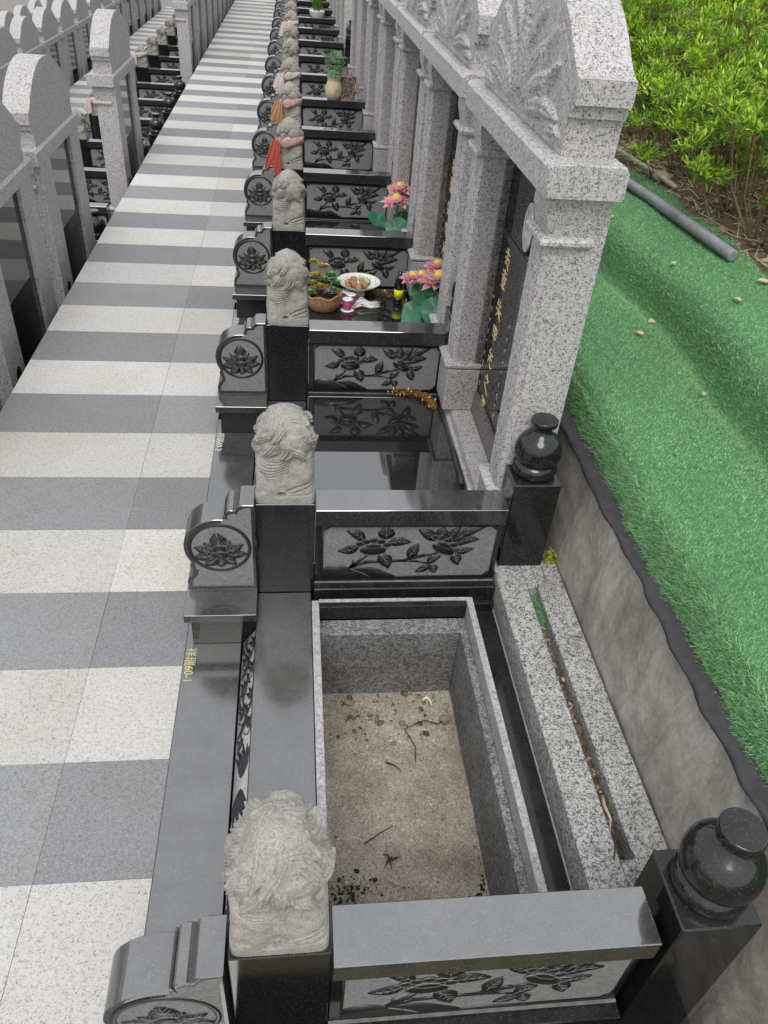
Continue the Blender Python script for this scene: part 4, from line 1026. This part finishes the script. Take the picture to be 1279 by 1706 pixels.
bm = bmesh.new(); lathe(bm, [(.05, 0), (.065, .006), (.082, .03), (.09, .058), (.088, .075), (.092, .082), (.086, .086), (.078, .07), (.03, .06)], 0, 0, 72)
for v in bm.verts:
    a = math.atan2(v.co.y, v.co.x); k = 1+.04*math.sin(a*24)*(1 if .01 < v.co.z < .075 else 0); v.co.x *= k; v.co.y *= k
    if v.co.z > .074: v.co.z += .006*math.sin(a*6)
meshobj('bowl', bm, M_pot, bk, True)
bm = bmesh.new(); lathe(bm, [(.079, .06), (.06, .072), (.001, .076)], 0, 0, 24); meshobj('soil', bm, M_dk, bk)
rd = np.random.default_rng(9)
def rosette(cx0, cy0, cz0, R_, mat, parent, n_=28, nm='succulent', upk=.6):
    B, T_ = [], []
    for k in range(n_):
        q = k/n_; a = k*2.4; el = .15+1.2*(1-q)
        d_ = np.array((math.cos(a)*math.cos(el), math.sin(a)*math.cos(el), math.sin(el))); c0 = np.array((cx0, cy0, cz0))
        B.append(c0); T_.append(c0+d_*R_*(.5+.5*q))
    return leafcloud(np.array(B), np.array(T_), np.full(n_, R_*.2), mat, nm, parent)
M_sy = leafmat('yellow_succulent', [(.25, .3, .03), (.45, .42, .08), (.55, .35, .15)], .4, .2); M_sg = leafmat('green_succulent', [(.1, .25, .1), (.2, .4, .18), (.3, .45, .25)], .4, .2); M_sp = leafmat('purple_succulent', [(.25, .18, .28), (.38, .3, .42)], .4, .1)
for a in ((-.035, .02, .15, .05, M_sy), (-.01, .035, .19, .045, M_sy), (-.055, .0, .12, .045, M_sy), (-.02, -.02, .11, .05, M_sy), (.04, .03, .15, .05, M_sg), (.06, .01, .12, .045, M_sg), (-.065, -.035, .09, .04, M_sg), (.0, .0, .14, .045, M_sg), (.02, -.045, .095, .036, M_sp), (.045, -.02, .10, .04, M_sg), (-.05, .05, .21, .035, M_sy)):
    rosette(*a, bk)
rosette(.01, .04, .20, .022, M_pink, bk, nm='pink_bud')
for i in range(14):
    bm = bmesh.new(); tube(bm, [(.03*math.cos(i), .03*math.sin(i), .07), (.04*math.cos(i), .04*math.sin(i), .14)], .0025, .002, 4)
    if i % 3 == 0: meshobj('stem', bm, M_gstem, bk)
    else: bm.free()
bw = thing('offering_bowl', 'white footed porcelain bowl with painted rim holding walnuts', 'bowl', (.325, 3.75, ZL+.02))
bx('bowl_stand', -.03, .03, -.03, .03, -.0195, 0.001, M_cer, bw, .006)
bm = bmesh.new(); lathe(bm, [(.036, 0), (.036, .006), (.024, .014), (.024, .022), (.05, .032), (.085, .05), (.108, .068), (.112, .071), (.106, .069), (.082, .053), (.05, .04), (.001, .037)], 0, 0, 56); meshobj('dish', bm, M_cer, bw, True)
M_paint = leafmat('painted_flower', [(.6, .1, .1), (.15, .3, .15), (.2, .2, .5)], .3, 0)
bm = bmesh.new()
for i in range(26):
    a = i*2*math.pi/26+random.uniform(-.05, .05); rr = random.uniform(.085, .1); z = .055+(rr-.085)/.023*.016+.0012
    m4 = Matrix.Translation((rr*math.cos(a), rr*math.sin(a), z)); bmesh.ops.create_icosphere(bm, subdivisions=1, radius=.0045, matrix=m4 @ Matrix.Diagonal((1, 1, .3, 1)))
meshobj('painted_flowers', bm, M_paint, bw)['kind'] = 'stuff'
for i in range(11):
    a = i*.62+2.6; rr = .028+.012*(i % 3); bm = bmesh.new(); bmesh.ops.create_icosphere(bm, subdivisions=3, radius=.0165)
    for v in bm.verts:
        k = 1+.12*mn.noise(v.co*180); v.co *= k
        v.co += Vector((-.015+rr*math.cos(a), -.01+rr*math.sin(a)*.8, .053+.012*(i % 2)+(i > 8)*.008))
    meshobj('walnut', bm, M_nut, bw, True)
bm = bmesh.new(); lathe(bm, [(.001, .050), (.04, .052), (.055, .060), (.04, .066), (.001, .070)], .01, .03, 20)
meshobj('green_gauze', bm, plain('pale_green_gauze', (.5, .62, .4), .9, .2, 200, .5), bw, True)
def cup(x, y_, lab):
    t = thing('candle_cup', lab, 'candle', (x, y_, ZL)); 
    bm = bmesh.new(); lathe(bm, [(.026, 0), (.034, .002), (.035, .004), (.022, .005)], 0, 0, 28); meshobj('saucer', bm, M_cer, t, True)
    bm = bmesh.new(); lathe(bm, [(.018, .005), (.023, .02), (.024, .04), (.021, .052), (.019, .054)], 0, 0, 28); meshobj('cup', bm, M_cup, t, True)
    bm = bmesh.new(); lathe(bm, [(.019, .0545), (.027, .056), (.027, .060), (.012, .062), (.010, .059), (.001, .059)], 0, 0, 20); meshobj('lid', bm, M_cer, t, True)
    bm = bmesh.new(); tube(bm, [(0, 0, .059), (.001, 0, .07)], .0014, .001, 5); meshobj('wick', bm, M_whitep, t)
cup(.262, 3.595, 'nearer purple glass candle cup on a white saucer'); cup(.283, 3.655, 'purple glass candle cup behind, against the bowl'); cup(.255, 3.69, 'white lidded candle cup touching the succulent basket')
rg = thing('plastic_wrapper', 'crumpled white plastic wrapper beside the candle cups', 'wrapper', (.335, 3.64, ZL))
for i in range(7):
    y_ = -.03+i*.012; bm = bmesh.new(); tube(bm, [(-.04+.01*(i % 2), y_, .006), (0, y_+.006, .018+.008*(i % 3)), (.045, y_-.004, .010), (.085+.01*(i % 2), y_+.004, .012)], .006, .003, 6); meshobj('fold', bm, M_white if i % 3 else M_pale, rg, True)
# tinsel on the bare slab
def tinsel(pts, n_, lab, z):
    B, T_ = [], []; rd = np.random.default_rng(11)
    for i in range(n_):
        q = rd.random()*(len(pts)-1); k = int(q); p = np.array(pts[k])*(1-(q-k))+np.array(pts[min(k+1, len(pts)-1)])*(q-k)
        p = np.array((p[0]+rd.normal(0, .006), p[1]+rd.normal(0, .006), z+abs(rd.normal(0, .008)))); B.append(p); T_.append(p+rd.normal(0, .008, 3))
    o = leafcloud(np.array(B), np.array(T_), np.full(n_, .0028), M_tinsel, 'gold_tinsel', None); tag(o, lab, 'tinsel')
tinsel([(.39, 2.79), (.45, 2.775), (.50, 2.765), (.54, 2.735), (.555, 2.69), (.56, 2.66)], 700, 'crinkled gold tinsel strand on the far right corner of the bare slab', ZL+.004)
tinsel([(.40, 3.80), (.48, 3.79), (.54, 3.74), (.56, 3.64)], 350, 'loose gold tinsel beside the footed bowl', ZL+.004)
# black plastic scraps in the gap right of the slab
mtube('plastic_ribbon', [(.590, 2.36, .13), (.592, 2.30, .134), (.588, 2.25, .13), (.592, 2.20, .132), (.587, 2.14, .13)], .009, M_fabric, 'crumpled black plastic ribbon in the gap right of the bare slab', 'plastic', 6)
# lotus bouquets
def lotus(parent, p, R_, n_=34, tilt=(0, 0)):
    R_ = R_*1.2
    B, T_ = [], []; c0 = np.array(p)
    for k in range(n_):
        q = k/n_; a = k*2.4; el = 1.15-1.0*q
        d_ = np.array((math.cos(a)*math.cos(el)+tilt[0], math.sin(a)*math.cos(el)+tilt[1], math.sin(el))); B.append(c0+d_*.008); T_.append(c0+d_*R_*(.7+.3*q))
    leafcloud(np.array(B), np.array(T_), np.full(n_, R_*.30), M_pink, 'lotus_flower', parent, fold=.6)
    bm = bmesh.new(); bmesh.ops.create_icosphere(bm, subdivisions=2, radius=R_*.26, matrix=Matrix.Translation(c0+np.array((tilt[0]*R_*.4, tilt[1]*R_*.4, R_*.42)))); meshobj('stamen', bm, M_yc, parent)
def lpad(parent, p, R_, nrm):
    bm = bmesh.new(); n_ = Vector(nrm).normalized(); q = n_.to_track_quat('Z', 'Y'); c_ = Vector(p); rings = [[bm.verts.new(c_+q @ Vector((0, 0, -.25*R_)))]]
    for rr in (.35, .7, 1):
        rings.append([bm.verts.new(c_+q @ Vector((R_*rr*math.cos(a)*(1+.06*math.sin(a*3)), R_*rr*math.sin(a), -.25*R_*(1-rr)**1+.08*R_*rr*math.sin(a*5)))) for a in np.linspace(0, 2*math.pi, 24, endpoint=False)])
    for i in range(24): bm.faces.new((rings[0][0], rings[1][i], rings[1][(i+1) % 24]))
    for A, B in zip(rings[1:], rings[2:]):
        for i in range(24): bm.faces.new((A[i], B[i], B[(i+1) % 24], A[(i+1) % 24]))
    meshobj('lotus_pad', bm, M_lot, parent, True)
def bouquet(loc, lab, pads, flowers):
    t = thing('lotus_bouquet', lab, 'flowers', loc)
    for p, R_, n_ in pads: lpad(t, p, R_, n_)
    for p, R_, tl in flowers:
        lotus(t, p, R_, tilt=tl); bm = bmesh.new(); tube(bm, [(.0, .0, .0), (p[0]*.6, p[1]*.6, p[2]*.6), p], .004, .003, 5); meshobj('stem', bm, M_gstem, t)
    for p, R_, n_ in pads:
        bm = bmesh.new(); tube(bm, [(0, 0, 0), (p[0]*.5, p[1]*.5, p[2]*.6), (p[0], p[1], p[2]-.012)], .0035, .003, 5); meshobj('stem', bm, M_gstem, t)
    return t
bouquet((.585, 3.46, ZL), 'pink artificial lotus bouquet beside the bowl offerings, nearer of the two', [((.075, -.13, .125), .075, (-.3, -.7, .75)), ((-.02, -.02, .07), .06, (-.5, -.5, .7)), ((.03, .02, .15), .06, (-.2, -.6, .6)), ((.15, .05, .17), .06, (0, -.6, .6)), ((-.04, -.09, .05), .05, (-.4, -.4, .8))],
        [((.10, .0, .20), .095, (-.15, -.35)), ((.09, .07, .245), .065, (0, -.2)), ((-.02, .06, .19), .06, (-.1, -.2)), ((.02, .05, .2), .06, (-.1, -.2))])
bouquet((.60, 4.62, ZL), 'pink artificial lotus bouquet one grave beyond the offerings', [((-.005, -.13, .12), .07, (-.3, -.7, .75)), ((-.10, .01, .12), .07, (.3, -.3, .9)), ((.05, .0, .13), .06, (0, -.5, .7))],
        [((-.0, -.03, .22), .085, (-.15, -.35)), ((.02, .05, .27), .075, (0, -.2)), ((.07, .04, .25), .06, (.1, -.2))])
t_ = thing('pink_streamer', 'hanging streamer of pink paper blossoms left of the nearer lotus bouquet', 'streamer', (.60, 3.56, ZL))
for i in range(12):
    rosette(.004*math.sin(i*2), -.02*i*.35+.03, .015+.018*i, .022, M_pink, t_, 14, 'blossom')
for i in range(6): rosette(.02+.016*i, .03, .17+.004*i, .020, M_pink, t_, 14, 'blossom')
bt = thing('drink_bottle', 'black bottle with bright yellow label at the back of the offerings', 'bottle', (.527, 3.70, ZL))
bm = bmesh.new(); lathe(bm, [(.022, 0), (.024, .01), (.024, .035)], 0, 0, 20); meshobj('lower_body', bm, M_black, bt, True)
bm = bmesh.new(); lathe(bm, [(.0245, .0352), (.0245, .075)], 0, 0, 20); meshobj('wrap', bm, plain('bright_yellow_print', (.8, .72, .02), .4, .3, 70), bt, True)
bm = bmesh.new(); lathe(bm, [(.024, .0752), (.024, .115), (.012, .14), (.010, .165), (.001, .166)], 0, 0, 20); meshobj('neck', bm, M_black, bt, True)
# potted plants on further graves
pp = thing('potted_plant', 'beige jar with round green bush on a coping past the scarf lions', 'potted plant', (.335, 7.215, .411))
bm = bmesh.new(); lathe(bm, [(.05, 0), (.07, .03), (.075, .08), (.055, .13), (.05, .15), (.06, .16), (.045, .155), (.001, .15)], 0, 0, 24); meshobj('jar', bm, plain('beige_clay', (.5, .42, .28), .6), pp, True)
B, T_ = [], []
for i in range(700):
    v = rd.normal(0, 1, 3); v /= np.linalg.norm(v); p = np.array((0, 0, .25))+v*np.array((.075, .075, .1))*rd.random()**.3; B.append(p); T_.append(p+v*.018)
leafcloud(np.array(B), np.array(T_), np.full(700, .005), M_sg, 'bush', pp)
pp = thing('dried_flowers', 'faded pink dried flower bunch with yellow daisies beside the beige jar', 'flowers', (.455, 7.215, .411)); B, T_ = [], []
for i in range(500):
    p = np.array((rd.normal(.01, .045), rd.normal(0, .05), .04+abs(rd.normal(.05, .05)))); B.append(p); T_.append(p+rd.normal(0, .02, 3))
leafcloud(np.array(B), np.array(T_), np.full(500, .005), leafmat('dried_petal', [(.3, .12, .12), (.45, .3, .25), (.2, .2, .1), (.35, .3, .3)]), 'sprays', pp)
for i in range(5): rosette(-.10+.028*i, -.05, .03+.008*(i % 2), .022, leafmat('yellow_petal', [(.7, .6, .02), (.8, .75, .05)]) if i == 0 else bpy.data.materials['yellow_petal'], pp, 16, 'daisy')
pp = thing('flower_pot', 'white low flower pot with spiky grass far along the row', 'flower pot', (.335, 12.95, .41))
bm = bmesh.new(); lathe(bm, [(.09, 0), (.11, .07), (.115, .08), (.10, .075), (.001, .07)], 0, 0, 24); meshobj('pot', bm, M_cer, pp, True)
B, T_ = [], []
for i in range(120): a = rd.random()*6.28; B.append(np.array((.04*math.cos(a), .04*math.sin(a), .07))); T_.append(B[-1]+np.array((rd.normal(0, .05), rd.normal(0, .05), .12+.12*rd.random())))
leafcloud(np.array(B), np.array(T_), np.full(120, .006), M_leafB, 'leaves', pp)

# ------------------------------------------------------------------ scarves round lion necks
def scarf(k, mat, lab, tail=.17, x=0., z=0., y_=None, mat2=None):
    y_ = Y0[k] if y_ is None else y_
    t = thing('scarf', lab, 'scarf', (x-.0245, y_+.092, z+.4185))
    bm = bmesh.new(); NP, NR = 64, 12; R_ = []
    for i in range(NP):
        a = 2*math.pi*i/NP; n_ = 2.6; c, s_ = math.cos(a), math.sin(a); rr = (abs(c)**n_+abs(s_)**n_)**(-1/n_)
        cxn, cyn = .079*rr*c, .074*rr*s_; ring = []
        for j in range(NR):
            b = 2*math.pi*j/NR; w = .020+.005*math.sin(a*3+1)
            o_ = (.009+.0035*math.sin(b*7+a*5)+.003*mn.noise(Vector((a*5, b*2, k))))*math.cos(b); zz = w*1.25*math.sin(b)+.006*mn.noise(Vector((a*2.5, 3, k)))
            ring.append(bm.verts.new((cxn+o_*c, cyn+o_*s_, .150+zz+.012*c)))
        R_.append(ring)
    for i in range(NP):
        A, B = R_[i], R_[(i+1) % NP]
        for j in range(NR): bm.faces.new((A[j], A[(j+1) % NR], B[(j+1) % NR], B[j]))
    meshobj('wrap', bm, mat, t, True)
    for s_ in (0, 1):
        NU, NV = 30, 20; V = []
        for i in range(NU):
            q = i/(NU-1)
            for j in range(NV):
                w = j/(NV-1)-.5; wid = .03+.075*q**.8
                V.append((-.072-.020*q-.014*s_+w*wid*.85, -.080-.022*math.sin(min(1, q*1.6)*1.57)+.006*s_+.0055*math.sin(w*26+q*4+s_*2)-w*.03, .158-tail*q*(1-.2*s_)+.008*math.sin(w*11+s_)+.004*math.sin(w*29)))
        idx = np.arange(NU*NV).reshape(NU, NV)
        o = npobj('tail', V, np.stack([idx[:-1, :-1], idx[:-1, 1:], idx[1:, 1:], idx[1:, :-1]], -1).reshape(-1, 4), mat2 or mat, t, True)
        o.modifiers.new('thick', 'SOLIDIFY').thickness = .002
scarf(4, M_pinkc, 'bright red and pink scarf tied round a lion neck', .20, mat2=M_red)
scarf(5, M_pinkc, 'faded pink and orange scarf on the lion behind the red one', .15, mat2=plain('orange_cloth', (.36, .2, .1), .9))
scarf(6, M_pale, 'pale pink scarf on the lion two beyond the red one', .12)
scarf(9, M_pale, 'whitish scarf hanging from a lion far along the row', .17)
for i, kk in enumerate((7, 8, 9, 10)):
    scarf(0, M_pinkc if kk == 9 else M_pale, f'{"pink" if kk == 9 else "pale"} scarf on the lion of the {ORD[kk]} grave in the first lower row', .12, -2.03, -.66, yL1[kk])
rosette(0, 0, 0, .07, M_pink, thing('pink_flower', 'bright pink flower on a grave in the first lower row', 'flower', (-1.75, yL1[9]-.3, -.45)), 24, 'bloom')
print('objects', len(bpy.data.objects))
